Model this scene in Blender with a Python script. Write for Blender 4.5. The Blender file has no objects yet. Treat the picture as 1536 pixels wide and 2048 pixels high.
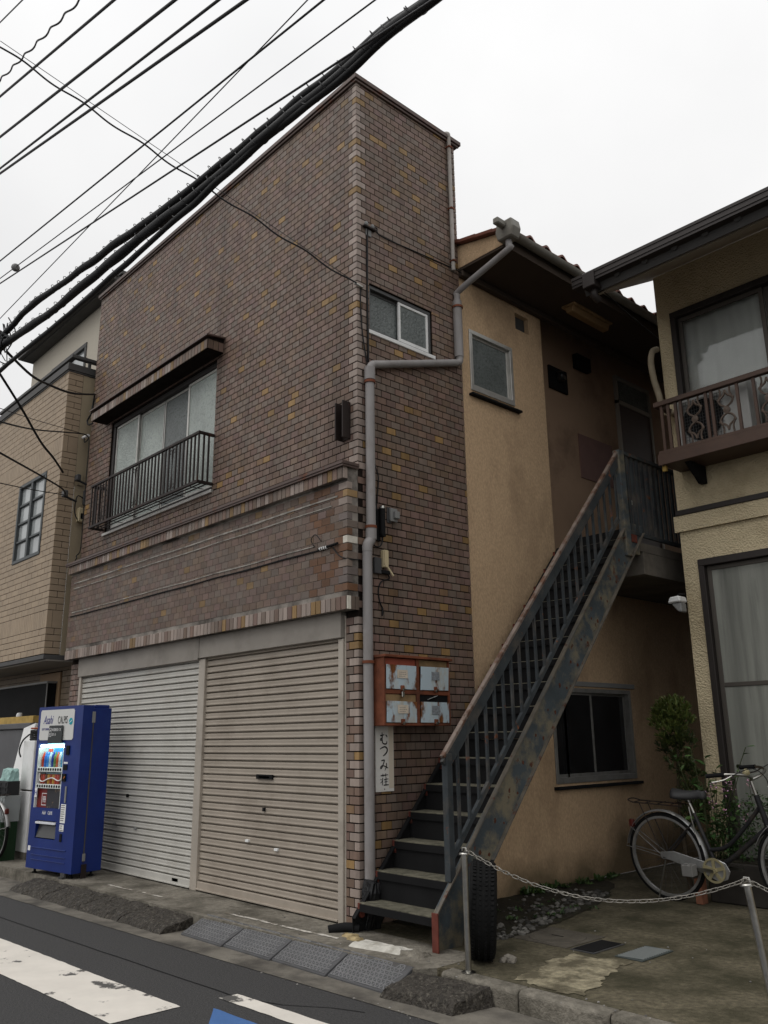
import bpy, bmesh, math, random
from mathutils import Vector, Matrix, noise
random.seed(7)
SC = bpy.context.scene
COL = SC.collection

# ------------------------------------------------------------------ camera
cam = bpy.data.objects.new('camera', bpy.data.cameras.new('camera'))
COL.objects.link(cam)
cam.data.sensor_fit = 'VERTICAL'
cam.data.sensor_height = 36.0
cam.data.lens = 29.646
cam.data.clip_end = 2000
cam.data.clip_start = 0.05
_r, _u, _f = (Vector((0.67656, 0.73628, -0.01253)), Vector((0.19918, -0.16659, 0.96570)), Vector((-0.70894, 0.65585, 0.25936)))
cam.matrix_world = Matrix(((_r.x, _u.x, -_f.x, 5.3063), (_r.y, _u.y, -_f.y, -4.6032), (_r.z, _u.z, -_f.z, 1.3911), (0, 0, 0, 1)))
SC.camera = cam
SC.render.resolution_x, SC.render.resolution_y = 768, 1024

# ------------------------------------------------------------------ overcast sky
wd = bpy.data.worlds.new('World'); SC.world = wd; wd.use_nodes = True
nt = wd.node_tree; nt.nodes.clear()
def wn(t, **k):
    n = nt.nodes.new(t)
    for a, b in k.items(): setattr(n, a, b)
    return n
SUN_EL, SUN_AZ = math.radians(58), math.radians(205)
sky = wn('ShaderNodeTexSky', sky_type='NISHITA', sun_disc=False, sun_elevation=SUN_EL, sun_rotation=SUN_AZ, dust_density=4.0, air_density=1.0)
hs = wn('ShaderNodeHueSaturation'); hs.inputs['Saturation'].default_value = 0.05; hs.inputs['Value'].default_value = 0.10
nt.links.new(sky.outputs[0], hs.inputs['Color'])
tc = wn('ShaderNodeTexCoord')
cl = wn('ShaderNodeTexNoise'); cl.inputs['Scale'].default_value = 1.6; cl.inputs['Detail'].default_value = 5; cl.inputs['Roughness'].default_value = 0.5
nt.links.new(tc.outputs['Generated'], cl.inputs['Vector'])
cr = wn('ShaderNodeValToRGB'); cr.color_ramp.elements[0].position = 0.3; cr.color_ramp.elements[1].position = 0.7
cr.color_ramp.elements[0].color = (0.76, 0.76, 0.765, 1); cr.color_ramp.elements[1].color = (0.95, 0.947, 0.942, 1)
nt.links.new(cl.outputs['Fac'], cr.inputs[0])
mx = wn('ShaderNodeMix', data_type='RGBA'); mx.inputs[0].default_value = 0.85
nt.links.new(hs.outputs[0], mx.inputs[6]); nt.links.new(cr.outputs[0], mx.inputs[7])
# an overcast sky is brightest overhead
sx_ = wn('ShaderNodeSeparateXYZ'); nt.links.new(tc.outputs['Generated'], sx_.inputs[0])
mr_ = wn('ShaderNodeMapRange'); mr_.inputs[1].default_value = 0.0; mr_.inputs[2].default_value = 1.0; mr_.inputs[3].default_value = 0.92; mr_.inputs[4].default_value = 1.45
pw = wn('ShaderNodeMath', operation='POWER'); pw.inputs[1].default_value = 2.2; pw.use_clamp = True
nt.links.new(sx_.outputs['Z'], pw.inputs[0]); nt.links.new(pw.outputs[0], mr_.inputs[0])
bg = wn('ShaderNodeBackground'); nt.links.new(mr_.outputs[0], bg.inputs['Strength']); bg_ = bg

nt.links.new(mx.outputs[2], bg.inputs[0])
wo = wn('ShaderNodeOutputWorld'); nt.links.new(bg.outputs[0], wo.inputs[0])

# ------------------------------------------------------------------ soft sun behind the cloud
sl = bpy.data.lights.new('sun', 'SUN'); sl.energy = 0.7; sl.angle = math.radians(40); sl.color = (1.0, 0.97, 0.93)
so = bpy.data.objects.new('sun', sl); COL.objects.link(so)
sd = Vector((math.sin(SUN_AZ) * math.cos(SUN_EL), math.cos(SUN_AZ) * math.cos(SUN_EL), math.sin(SUN_EL)))
so.rotation_euler = sd.to_track_quat('Z', 'Y').to_euler()
so.location = sd * 40
SC.view_settings.view_transform = 'Standard'; SC.view_settings.look = 'None'
SC.view_settings.exposure = 0.17; SC.view_settings.gamma = 1.0; SC.view_settings.use_curve_mapping = False

# ------------------------------------------------------------------ helpers
def tag(o, label=None, cat=None, group=None, kind=None):
    if label: o['label'] = label
    if cat: o['category'] = cat
    if group: o['group'] = group
    if kind: o['kind'] = kind
    return o
def thing(name, loc, label, cat, group=None):
    o = bpy.data.objects.new(name, None); COL.objects.link(o); o.location = loc; o.empty_display_size = 0.1
    bpy.context.view_layer.update()
    return tag(o, label, cat, group)
def put(o, parent):
    """parent o while it keeps its place in the world"""
    COL.objects.link(o)
    if parent is not None:
        o.parent = parent
        m = Matrix.Identity(4); p = parent
        chain = []
        while p is not None: chain.append(p); p = p.parent
        for q in reversed(chain): m = m @ q.matrix_parent_inverse @ q.matrix_basis
        o.matrix_parent_inverse = m.inverted()
    return o

class MB:
    def __init__(s): s.v = []; s.f = []; s.c = []
    def add(s, vs, fs, col=None):
        n = len(s.v); s.v += [tuple(p) for p in vs]; s.f += [tuple(i + n for i in f) for f in fs]
        s.c += [col] * len(fs)
        return s
    def box(s, x0, x1, y0, y1, z0, z1, col=None, skip=''):
        vs = [(x, y, z) for z in (z0, z1) for y in (y0, y1) for x in (x0, x1)]
        fs = {'b': (0, 2, 3, 1), 't': (4, 5, 7, 6), 'f': (0, 1, 5, 4), 'k': (2, 6, 7, 3), 'l': (0, 4, 6, 2), 'r': (1, 3, 7, 5)}
        return s.add(vs, [q for k, q in fs.items() if k not in skip], col)
    def obox(s, c, ax, ay, az, col=None):
        """box from centre and three half-axis vectors"""
        c, ax, ay, az = Vector(c), Vector(ax), Vector(ay), Vector(az)
        vs = [c + ax * i + ay * j + az * k for k in (-1, 1) for j in (-1, 1) for i in (-1, 1)]
        return s.add(vs, [(0, 2, 3, 1), (4, 5, 7, 6), (0, 1, 5, 4), (2, 6, 7, 3), (0, 4, 6, 2), (1, 3, 7, 5)], col)
    def bar(s, p, q, w, h, up=(0, 0, 1), col=None):
        p, q = Vector(p), Vector(q); d = (q - p); L = d.length; d.normalize()
        a = d.cross(Vector(up))
        if a.length < 1e-4: a = d.cross(Vector((1, 0, 0)))
        a.normalize(); b = a.cross(d)
        return s.obox((p + q) / 2, d * L / 2, a * w / 2, b * h / 2, col)
    def prism(s, poly, ax, lo, hi, col=None):
        """poly: 2D points in the two other axes (in x,y,z order); extruded along axis ax"""
        n = len(poly); vs = []
        for t in (lo, hi):
            for a, b in poly:
                q = [a, b]; q.insert(ax, t); vs.append(tuple(q))
        fs = [tuple(range(n)), tuple(range(2 * n - 1, n - 1, -1))]
        fs += [(i, (i + 1) % n, n + (i + 1) % n, n + i)[::-1] for i in range(n)]
        return s.add(vs, fs, col)
    def tube(s, pts, r, n=8, closed=False, col=None, caps=True):
        pts = [Vector(p) for p in pts]; m = len(pts)
        rs = r if isinstance(r, (list, tuple)) else [r] * m
        vs, fs = [], []; prev = None
        for i, p in enumerate(pts):
            if closed: d = pts[(i + 1) % m] - pts[i - 1]
            else: d = pts[min(i + 1, m - 1)] - pts[max(i - 1, 0)]
            d.normalize()
            if prev is None:
                a = d.cross(Vector((0, 0, 1)))
                if a.length < 1e-3: a = d.cross(Vector((1, 0, 0)))
            else: a = prev - d * prev.dot(d)
            a.normalize(); prev = a; b = d.cross(a)
            vs += [p + (a * math.cos(2 * math.pi * k / n) + b * math.sin(2 * math.pi * k / n)) * rs[i] for k in range(n)]
        for i in range(m if closed else m - 1):
            j = (i + 1) % m
            for k in range(n):
                fs.append((i * n + k, i * n + (k + 1) % n, j * n + (k + 1) % n, j * n + k))
        if caps and not closed: fs += [tuple(range(n))[::-1], tuple(range((m - 1) * n, m * n))]
        return s.add(vs, fs, col)
    def lathe(s, prof, c, axis=(0, 0, 1), n=24, col=None):
        """prof: (radius, height) pairs along the axis from c"""
        c = Vector(c); ax = Vector(axis).normalized(); a = ax.orthogonal().normalized(); b = ax.cross(a)
        vs, fs = [], []
        for r_, h in prof:
            vs += [c + ax * h + (a * math.cos(2 * math.pi * k / n) + b * math.sin(2 * math.pi * k / n)) * max(r_, 1e-5) for k in range(n)]
        for i in range(len(prof) - 1):
            for k in range(n): fs.append((i * n + k, i * n + (k + 1) % n, (i + 1) * n + (k + 1) % n, (i + 1) * n + k))
        return s.add(vs, fs, col)
    def xf(s, mat):
        s.v = [tuple(mat @ Vector(p)) for p in s.v]; return s
    def mesh(s, name):
        me = bpy.data.meshes.new(name); me.from_pydata(s.v, [], s.f)
        if any(c is not None for c in s.c):
            at = me.color_attributes.new('Col', 'FLOAT_COLOR', 'CORNER')
            li = 0
            buf = []
            for p, c in zip(me.polygons, s.c):
                c = c or (1, 1, 1)
                buf += [c[0], c[1], c[2], 1.0] * p.loop_total
            at.data.foreach_set('color', buf)
        me.update()
        return me
    def build(s, name, mat, parent=None, smooth=False, bevel=0.0, kind=None, fix=False, seg=1):
        me = s.mesh(name)
        if fix:
            bm = bmesh.new(); bm.from_mesh(me); bmesh.ops.recalc_face_normals(bm, faces=bm.faces); bm.to_mesh(me); bm.free()
        me.materials.append(mat)
        if smooth:
            me.polygons.foreach_set('use_smooth', [True] * len(me.polygons))
            if smooth != 'all':
                me.set_sharp_from_angle(angle=math.radians(40))
        o = bpy.data.objects.new(name, me)
        if bevel:
            b = o.modifiers.new('bevel', 'BEVEL'); b.width = bevel; b.segments = seg; b.limit_method = 'ANGLE'
        put(o, parent)
        if kind: o['kind'] = kind
        return o
def inst(name, me, loc, parent, rot=(0, 0, 0), scale=(1, 1, 1), color=None):
    o = bpy.data.objects.new(name, me)
    o.matrix_basis = Matrix.LocRotScale(Vector(loc), Matrix.Rotation(rot[2], 3, 'Z') @ Matrix.Rotation(rot[1], 3, 'Y') @ Matrix.Rotation(rot[0], 3, 'X'), Vector(scale))
    if color: o.color = (*color, 1)
    return put(o, parent)
def lerp(a, b, t): return a + (b - a) * t
def smooth_path(pts, k=6):
    P = [Vector(p) for p in pts]; out = []
    for i in range(len(P) - 1):
        p0, p1, p2, p3 = P[max(i - 1, 0)], P[i], P[i + 1], P[min(i + 2, len(P) - 1)]
        for j in range(k):
            t = j / k
            out.append(0.5 * ((2 * p1) + (p2 - p0) * t + (2 * p0 - 5 * p1 + 4 * p2 - p3) * t * t + (3 * p1 - p0 - 3 * p2 + p3) * t ** 3))
    out.append(P[-1]); return out
def panel(mb, axis, plane, rect, holes, depth=0.0, sgn=1, col=None):
    """flat wall sheet with rectangular holes and reveals; rect=(a0,a1,b0,b1) in the two other axes"""
    A = sorted({rect[0], rect[1], *[h[0] for h in holes], *[h[1] for h in holes]})
    B = sorted({rect[2], rect[3], *[h[2] for h in holes], *[h[3] for h in holes]})
    def P(a, b, t):
        q = [a, b]; q.insert(axis, t); return tuple(q)
    for i in range(len(A) - 1):
        for j in range(len(B) - 1):
            a, b = (A[i] + A[i + 1]) / 2, (B[j] + B[j + 1]) / 2
            if any(h[0] < a < h[1] and h[2] < b < h[3] for h in holes): continue
            mb.add([P(A[i], B[j], plane), P(A[i + 1], B[j], plane), P(A[i + 1], B[j + 1], plane), P(A[i], B[j + 1], plane)], [(0, 1, 2, 3)], col)
    if depth:
        for h in holes:
            q = plane + sgn * depth
            for (a, b), (c, d) in (((h[0], h[2]), (h[1], h[2])), ((h[1], h[2]), (h[1], h[3])), ((h[1], h[3]), (h[0], h[3])), ((h[0], h[3]), (h[0], h[2]))):
                mb.add([P(a, b, plane), P(c, d, plane), P(c, d, q), P(a, b, q)], [(0, 1, 2, 3)], col)
    return mb
def text_mesh(body, size, mat, parent, name, origin, xdir, ydir, depth=0.0006, shear=0.0, align='CENTER', sx=1.0):
    cu = bpy.data.curves.new(name, 'FONT'); cu.body = body; cu.size = size; cu.shear = shear; cu.align_x = align; cu.extrude = depth
    tmp = bpy.data.objects.new(name, cu); COL.objects.link(tmp)
    dg = bpy.context.evaluated_depsgraph_get(); dg.update()
    me = bpy.data.meshes.new_from_object(tmp.evaluated_get(dg))
    bpy.data.objects.remove(tmp)
    x, y = Vector(xdir).normalized(), Vector(ydir).normalized(); z = x.cross(y)
    M = Matrix(((x.x * sx, y.x, z.x, origin[0]), (x.y * sx, y.y, z.y, origin[1]), (x.z * sx, y.z, z.z, origin[2]), (0, 0, 0, 1)))
    me.transform(M); me.materials.clear(); me.materials.append(mat); me.name = name
    o = bpy.data.objects.new(name, me)
    return put(o, parent)

# ------------------------------------------------------------------ materials
def M(name, base, rough=0.6, metal=0.0, spec=0.25, noise_amt=0.0, nscale=4.0, bump=0.0, bscale=60.0, dirt=None, dirt_amt=0.0, dscale=3.0, dpos=(0.5, 0.7),
      stretch=(1, 1, 1), src=None, voronoi=0.0, vscale=20.0, coat=0.0, rust=None, rust_amt=0.5, rscale=6.0, rvar=0.0, emit=None, estr=0.0, bdist=0.01, detail=6.0):
    m = bpy.data.materials.new(name); m.use_nodes = True
    t = m.node_tree; n = t.nodes; L = t.links; b = n['Principled BSDF']
    def new(ty, **k):
        q = n.new(ty)
        for a, c in k.items(): setattr(q, a, c)
        return q
    tc = new('ShaderNodeNewGeometry')
    mp = new('ShaderNodeMapping'); mp.inputs['Scale'].default_value = stretch
    L.new(tc.outputs['Position'], mp.inputs['Vector']); pos = mp.outputs[0]
    def nz(sc, de=detail, off=0.0, ro=0.55):
        q = new('ShaderNodeTexNoise'); q.inputs['Scale'].default_value = sc; q.inputs['Detail'].default_value = de; q.inputs['Roughness'].default_value = ro
        if off:
            a = new('ShaderNodeVectorMath', operation='ADD'); a.inputs[1].default_value = (off, off * 1.7, off * 0.6); L.new(pos, a.inputs[0]); L.new(a.outputs[0], q.inputs['Vector'])
        else: L.new(pos, q.inputs['Vector'])
        return q.outputs['Fac']
    if src == 'attr':
        a = new('ShaderNodeAttribute', attribute_name='Col'); colr = a.outputs['Color']
    elif src == 'obj':
        a = new('ShaderNodeObjectInfo'); colr = a.outputs['Color']
    else:
        a = new('ShaderNodeRGB'); a.outputs[0].default_value = (*base, 1); colr = a.outputs[0]
    if noise_amt:
        mr = new('ShaderNodeMapRange'); mr.inputs[1].default_value = 0.3; mr.inputs[2].default_value = 0.7
        mr.inputs[3].default_value = 1 - noise_amt; mr.inputs[4].default_value = 1 + noise_amt
        L.new(nz(nscale), mr.inputs[0])
        x = new('ShaderNodeVectorMath', operation='SCALE'); L.new(colr, x.inputs[0]); L.new(mr.outputs[0], x.inputs['Scale']); colr = x.outputs[0]
    def mix(c, fac_sock, c2):
        x = new('ShaderNodeMix', data_type='RGBA'); L.new(fac_sock, x.inputs[0]); L.new(c, x.inputs[6]); x.inputs[7].default_value = (*c2, 1); return x.outputs[2]
    if dirt:
        mr = new('ShaderNodeMapRange'); mr.inputs[1].default_value = dpos[0]; mr.inputs[2].default_value = dpos[1]; mr.inputs[3].default_value = 0; mr.inputs[4].default_value = dirt_amt
        L.new(nz(dscale, 7, 3.3, 0.65), mr.inputs[0]); colr = mix(colr, mr.outputs[0], dirt)
    rmask = None
    if rust:
        mr = new('ShaderNodeMapRange'); mr.inputs[1].default_value = 1 - rust_amt; mr.inputs[2].default_value = 1 - rust_amt + 0.07
        L.new(nz(rscale, 8, 9.1, 0.62), mr.inputs[0]); rmask = mr.outputs[0]
        rn = new('ShaderNodeTexNoise'); rn.inputs['Scale'].default_value = 25; L.new(pos, rn.inputs['Vector'])
        rc = new('ShaderNodeValToRGB'); rc.color_ramp.elements[0].position = .35; rc.color_ramp.elements[1].position = .7
        rc.color_ramp.elements[0].color = (*[q * 0.45 for q in rust], 1); rc.color_ramp.elements[1].color = (*rust, 1); L.new(rn.outputs['Fac'], rc.inputs[0])
        x = new('ShaderNodeMix', data_type='RGBA'); L.new(rmask, x.inputs[0]); L.new(colr, x.inputs[6]); L.new(rc.outputs[0], x.inputs[7]); colr = x.outputs[2]
    L.new(colr, b.inputs['Base Color'])
    b.inputs['Roughness'].default_value = rough; b.inputs['Metallic'].default_value = metal; b.inputs['Specular IOR Level'].default_value = spec
    b.inputs['Coat Weight'].default_value = coat; b.inputs['Coat Roughness'].default_value = 0.15
    if rvar:
        mr = new('ShaderNodeMapRange'); mr.inputs[1].default_value = .3; mr.inputs[2].default_value = .7; mr.inputs[3].default_value = max(rough - rvar, .03); mr.inputs[4].default_value = min(rough + rvar, 1)
        L.new(nz(nscale * 1.7, 5, 5.5), mr.inputs[0]); L.new(mr.outputs[0], b.inputs['Roughness'])
    h = None
    if bump: h = nz(bscale, 4, 1.1); hs_ = bump
    if voronoi:
        v = new('ShaderNodeTexVoronoi', feature='SMOOTH_F1'); v.inputs['Scale'].default_value = vscale; v.inputs['Smoothness'].default_value = 0.6
        wv = new('ShaderNodeVectorMath', operation='ADD'); wn_ = new('ShaderNodeTexNoise'); wn_.inputs['Scale'].default_value = vscale * 0.7; L.new(pos, wn_.inputs['Vector'])
        sc = new('ShaderNodeVectorMath', operation='SCALE'); sc.inputs['Scale'].default_value = 0.8 / vscale; L.new(wn_.outputs['Color'], sc.inputs[0])
        L.new(pos, wv.inputs[0]); L.new(sc.outputs[0], wv.inputs[1]); L.new(wv.outputs[0], v.inputs['Vector'])
        if h:
            ad = new('ShaderNodeMath', operation='MULTIPLY_ADD'); L.new(h, ad.inputs[0]); ad.inputs[1].default_value = .35; L.new(v.outputs['Distance'], ad.inputs[2]); h = ad.outputs[0]
        else: h = v.outputs['Distance']
        hs_ = voronoi
    if h:
        bp = new('ShaderNodeBump'); bp.inputs['Strength'].default_value = hs_; bp.inputs['Distance'].default_value = bdist; L.new(h, bp.inputs['Height']); L.new(bp.outputs[0], b.inputs['Normal'])
    if emit:
        b.inputs['Emission Color'].default_value = (*emit, 1); b.inputs['Emission Strength'].default_value = estr
    return m

TK = dict(rough=0.5, spec=0.22, noise_amt=0.15, nscale=11, bump=0.12, bscale=70, dirt=(0.038, 0.029, 0.024), dirt_amt=0.5, dscale=1.7, dpos=(.50, .76), stretch=(1.6, 1.6, .28), rvar=.10, bdist=.004)
m_tile = M('glazed_tile_mesh', (.2, .16, .14), src='attr', **TK)
m_tileo = M('glazed_tile_piece', (.2, .16, .14), src='obj', **TK)
BK = dict(rough=0.62, spec=0.35, noise_amt=0.14, nscale=9, bump=0.16, bscale=60, dirt=(0.16, .15, .14), dirt_amt=0.35, dscale=2.2, dpos=(.52, .75), stretch=(.5, 1, 1.4), bdist=.004)
m_btile = M('weathered_band_tile', (.2, .16, .14), src='attr', **BK)
m_btileo = M('weathered_band_tile_piece', (.2, .16, .14), src='obj', **BK)
m_grout = M('dark_grout', (.018, .0135, .0115), .95, spec=.05, noise_amt=.3, nscale=14)
m_lgrout = M('pale_grout', (.24, .215, .19), .9, noise_amt=.4, nscale=5, dirt=(.05, .042, .036), dirt_amt=.9, dscale=2.2, dpos=(.48, .62))
m_stucco = M('orange_beige_stucco', (.545, .385, .24), .95, spec=.1, noise_amt=.16, nscale=60, bump=.9, bscale=110, dirt=(.20, .135, .085), dirt_amt=.75, dscale=1.2, dpos=(.50, .76), bdist=.008, stretch=(1, 1, .55), detail=9)
# rising damp and moss staining along the foot of the rendered wall
_t = m_stucco.node_tree; _b = _t.nodes['Principled BSDF']; _src = _b.inputs['Base Color'].links[0].from_socket
_g = _t.nodes.new('ShaderNodeNewGeometry'); _s = _t.nodes.new('ShaderNodeSeparateXYZ'); _t.links.new(_g.outputs['Position'], _s.inputs[0])
_n = _t.nodes.new('ShaderNodeTexNoise'); _n.inputs['Scale'].default_value = 1.3; _n.inputs['Detail'].default_value = 7; _t.links.new(_g.outputs['Position'], _n.inputs['Vector'])
_m = _t.nodes.new('ShaderNodeMath'); _m.operation = 'MULTIPLY_ADD'; _m.inputs[1].default_value = -1.5; _t.links.new(_n.outputs['Fac'], _m.inputs[0]); _t.links.new(_s.outputs['Z'], _m.inputs[2])
_r = _t.nodes.new('ShaderNodeMapRange'); _r.inputs[1].default_value = -.30; _r.inputs[2].default_value = -.72; _r.inputs[3].default_value = 0; _r.inputs[4].default_value = .8; _t.links.new(_m.outputs[0], _r.inputs[0])
_x = _t.nodes.new('ShaderNodeMix'); _x.data_type = 'RGBA'; _t.links.new(_r.outputs[0], _x.inputs[0]); _t.links.new(_src, _x.inputs[6]); _x.inputs[7].default_value = (.10, .078, .045, 1); _t.links.new(_x.outputs[2], _b.inputs['Base Color'])
m_stucco_shaded = M('shaded_corridor_stucco', (.36, .245, .165), .9, spec=.2, noise_amt=.08, nscale=1.8, bump=.4, bscale=150, dirt=(.10, .06, .045), dirt_amt=.6, dscale=1.1, bdist=.006)  # same stucco as the outer wall, corridor shade darkened into its colour
m_ystucco = M('pebbled_yellow_stucco', (.53, .445, .295), .9, spec=.12, noise_amt=.08, nscale=2.2, bump=.8, bscale=110, voronoi=.75, vscale=58, bdist=.016, dirt=(.27, .215, .13), dirt_amt=.6, dscale=1.6)
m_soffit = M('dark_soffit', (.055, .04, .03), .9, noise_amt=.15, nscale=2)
m_psoffit = M('pale_soffit', (.33, .28, .22), .85, noise_amt=.1, nscale=2)
m_cap = M('brown_metal_cap', (.10, .07, .06), .45, metal=.2, noise_amt=.15, nscale=6, rust=(.16, .06, .03), rust_amt=.42)
m_alu = M('aluminium', (.52, .51, .48), .42, metal=.6, noise_amt=.08, nscale=7, dirt=(.2, .18, .16), dirt_amt=.4, dscale=4)
m_alu_d = M('dark_aluminium', (.09, .09, .09), .45, metal=.4, noise_amt=.1)
m_bronze = M('dark_bronze_frame', (.03, .025, .023), .5, spec=.3, metal=.2, noise_amt=.1)
m_white = M('white_paint', (.75, .75, .74), .5, noise_amt=.05, dirt=(.4, .38, .34), dirt_amt=.3, dscale=5)
m_frost = M('frosted_glass', (.36, .40, .37), .25, spec=.5, noise_amt=.22, nscale=1.6, bump=1.0, bscale=38, bdist=.012, dirt=(.20, .23, .22), dirt_amt=.6, dscale=30, dpos=(.52, .68))
m_frost_d = M('dark_frosted_glass', (.115, .13, .125), .2, spec=.5, noise_amt=.25, nscale=1.8, bump=1.0, bscale=38, bdist=.012, dirt=(.05, .058, .058), dirt_amt=.7, dscale=32, dpos=(.5, .66))
m_darkglass = M('dark_clear_glass', (.012, .013, .014), .06, spec=.5)
m_slatL = M('cream_shutter', (.47, .455, .415), .5, spec=.2, noise_amt=.06, nscale=3, dirt=(.29, .265, .225), dirt_amt=.45, dscale=1.8, stretch=(1.0, 1, .8), bump=.1, bscale=40)
m_slatR = M('taupe_shutter', (.335, .29, .24), .55, spec=.2, noise_amt=.06, nscale=3, dirt=(.20, .165, .13), dirt_amt=.5, dscale=1.8, stretch=(1.0, 1, .8), bump=.1, bscale=40)
m_header = M('shutter_box_paint', (.27, .245, .215), .6, noise_amt=.1, nscale=3, dirt=(.13, .115, .10), dirt_amt=.6, dscale=1.6)
m_rail = M('shutter_rail', (.42, .375, .32), .45, metal=.25, noise_amt=.1, dirt=(.2, .17, .14), dirt_amt=.5, dscale=3)
m_iron = M('brown_iron_paint', (.022, .015, .013), .6, spec=.25, noise_amt=.2, rust=(.07, .027, .016), rust_amt=.40, rscale=9)
m_pvc = M('grey_pvc', (.27, .255, .25), .45, noise_amt=.12, nscale=5, dirt=(.14, .11, .09), dirt_amt=.6, dscale=3, stretch=(1, 1, .5))
m_pvc_l = M('pale_pvc', (.37, .34, .31), .45, noise_amt=.12, nscale=5, dirt=(.2, .15, .11), dirt_amt=.6, dscale=3)
m_gutterpl = M('greygreen_gutter', (.20, .19, .165), .5, noise_amt=.1, dirt=(.1, .08, .06), dirt_amt=.5)
m_rtile = M('redbrown_roof_tile', (.165, .06, .04), .55, noise_amt=.22, nscale=8, dirt=(.06, .045, .04), dirt_amt=.6, dscale=4, src=None)
m_rust = M('rusty_redbrown_steel', (.17, .055, .028), .8, noise_amt=.3, nscale=9, dirt=(.05, .025, .018), dirt_amt=.8, dscale=5, bump=.3, bscale=60)
m_bluedoor = M('rusty_pale_blue_paint', (.46, .55, .60), .5, noise_amt=.06, dirt=(.46, .36, .22), dirt_amt=.55, dscale=7, dpos=(.52, .66), rust=(.24, .09, .03), rust_amt=.475, rscale=7, stretch=(1, 1, .45))
m_stair = M('bluegrey_rusted_steel', (.054, .066, .074), .65, spec=.2, noise_amt=.25, nscale=5, dirt=(.18, .155, .105), dirt_amt=.85, dscale=4.2, dpos=(.46, .60), rust=(.11, .042, .022), rust_amt=.40, rscale=10, bump=.2, bscale=50)
m_stair_d = M('bluegrey_baluster_steel', (.040, .046, .050), .7, spec=.12, noise_amt=.3, nscale=5, dirt=(.12, .10, .08), dirt_amt=.6, dscale=5, rust=(.20, .075, .035), rust_amt=.37, rscale=9)
m_redlead = M('red_lead_primer', (.12, .032, .022), .75, noise_amt=.3, nscale=14, dirt=(.05, .03, .025), dirt_amt=.7, dscale=9)
m_handrail = M('bare_handrail', (.16, .125, .105), .5, noise_amt=.25, nscale=12, rust=(.14, .075, .05), rust_amt=.5, rscale=7)
m_tread = M('mossy_concrete_tread', (.115, .107, .078), .9, noise_amt=.35, nscale=14, dirt=(.04, .04, .028), dirt_amt=.85, dscale=9, bump=.9, bscale=60, bdist=.012)
m_black = M('black_steel', (.010, .010, .0105), .75, spec=.12, noise_amt=.2)
m_rubber = M('tyre_rubber', (.010, .010, .010), .85, spec=.1, noise_amt=.2, nscale=20, bump=.2, bscale=120)
m_steel = M('stainless_steel', (.42, .41, .38), .28, metal=1.0, noise_amt=.15, nscale=9, dirt=(.12, .11, .1), dirt_amt=.5, dscale=8)
m_chrome = M('dull_chrome', (.34, .34, .335), .32, metal=.5, spec=.4, noise_amt=.15, nscale=12, dirt=(.15, .12, .09), dirt_amt=.5, dscale=9)
m_chain = M('chain_steel', (.25, .235, .21), .45, metal=.9, noise_amt=.2, nscale=20)
m_blue = M('vending_blue', (.003, .019, .145), .38, spec=.35, noise_amt=.12, nscale=3, dirt=(.012, .04, .19), dirt_amt=.4, dscale=2.5)
m_conc = M('concrete', (.20, .182, .15), .9, noise_amt=.3, nscale=22, dirt=(.065, .058, .045), dirt_amt=.9, dscale=2.6, dpos=(.42, .64), bump=1.0, bscale=70, bdist=.012, detail=9)
m_lump = M('wet_dark_concrete', (.048, .042, .035), .72, noise_amt=.45, nscale=28, dirt=(.15, .135, .11), dirt_amt=.75, dscale=38, dpos=(.53, .66), bump=1.0, bscale=55, bdist=.03, rvar=.2, detail=9)
m_asph = M('asphalt', (.053, .052, .052), .8, spec=.2, noise_amt=.30, nscale=75, bump=1.0, bscale=110, bdist=.008, dirt=(.12, .115, .11), dirt_amt=.8, dscale=95, dpos=(.62, .72), detail=9)
m_plate = M('ribbed_grey_plate', (.082, .082, .085), .6, noise_amt=.12, nscale=6, bump=.5, bscale=90, dirt=(.06, .055, .05), dirt_amt=.6, dscale=6)
m_cable = M('black_cable', (.012, .012, .013), .6)
m_wire = M('grey_wire', (.03, .03, .032), .5)
m_soil = M('dark_soil', (.030, .026, .018), .95, noise_amt=.4, nscale=12, dirt=(.035, .042, .016), dirt_amt=.7, dscale=5, bump=1, bscale=60, bdist=.02)
m_stone = M('pale_stone', (.3, .28, .25), .9, src='attr', noise_amt=.2, nscale=30)
m_fabric = M('curtain_white', (.78, .78, .76), .9, noise_amt=.05)
m_cream = M('cream_plastic', (.55, .46, .29), .5, noise_amt=.05)
m_grey = M('grey_plastic', (.22, .22, .215), .55, noise_amt=.08)
m_dkgrey = M('dark_grey_box', (.06, .06, .062), .5, noise_amt=.15, dirt=(.1, .08, .05), dirt_amt=.4)
m_sign = M('sign_white', (.72, .70, .66), .55, noise_amt=.03, dirt=(.5, .45, .37), dirt_amt=.3, dscale=4)
m_ink = M('sign_ink', (.006, .006, .006), .6)
m_tan = M('tan_tile_mesh', (.3, .24, .17), .55, src='attr', noise_amt=.06, nscale=8, bump=.15, bscale=80, dirt=(.15, .12, .09), dirt_amt=.35, dscale=.9, dpos=(.5, .8), bdist=.004)
m_tano = M('tan_tile_piece', (.3, .24, .17), .55, src='obj', noise_amt=.06, nscale=8, bump=.15, bscale=80, dirt=(.15, .12, .09), dirt_amt=.35, dscale=.9, dpos=(.5, .8), bdist=.004)
m_beige = M('beige_render', (.34, .275, .185), .9, noise_amt=.06, nscale=1.2, bump=.3, bscale=120, dirt=(.22, .18, .13), dirt_amt=.4, dscale=.9)
m_cream_w = M('cream_render', (.47, .43, .36), .9, noise_amt=.04, nscale=1.2, bump=.2, bscale=120)
m_roofgrey = M('dark_grey_roof', (.07, .068, .066), .6, noise_amt=.1)
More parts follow.
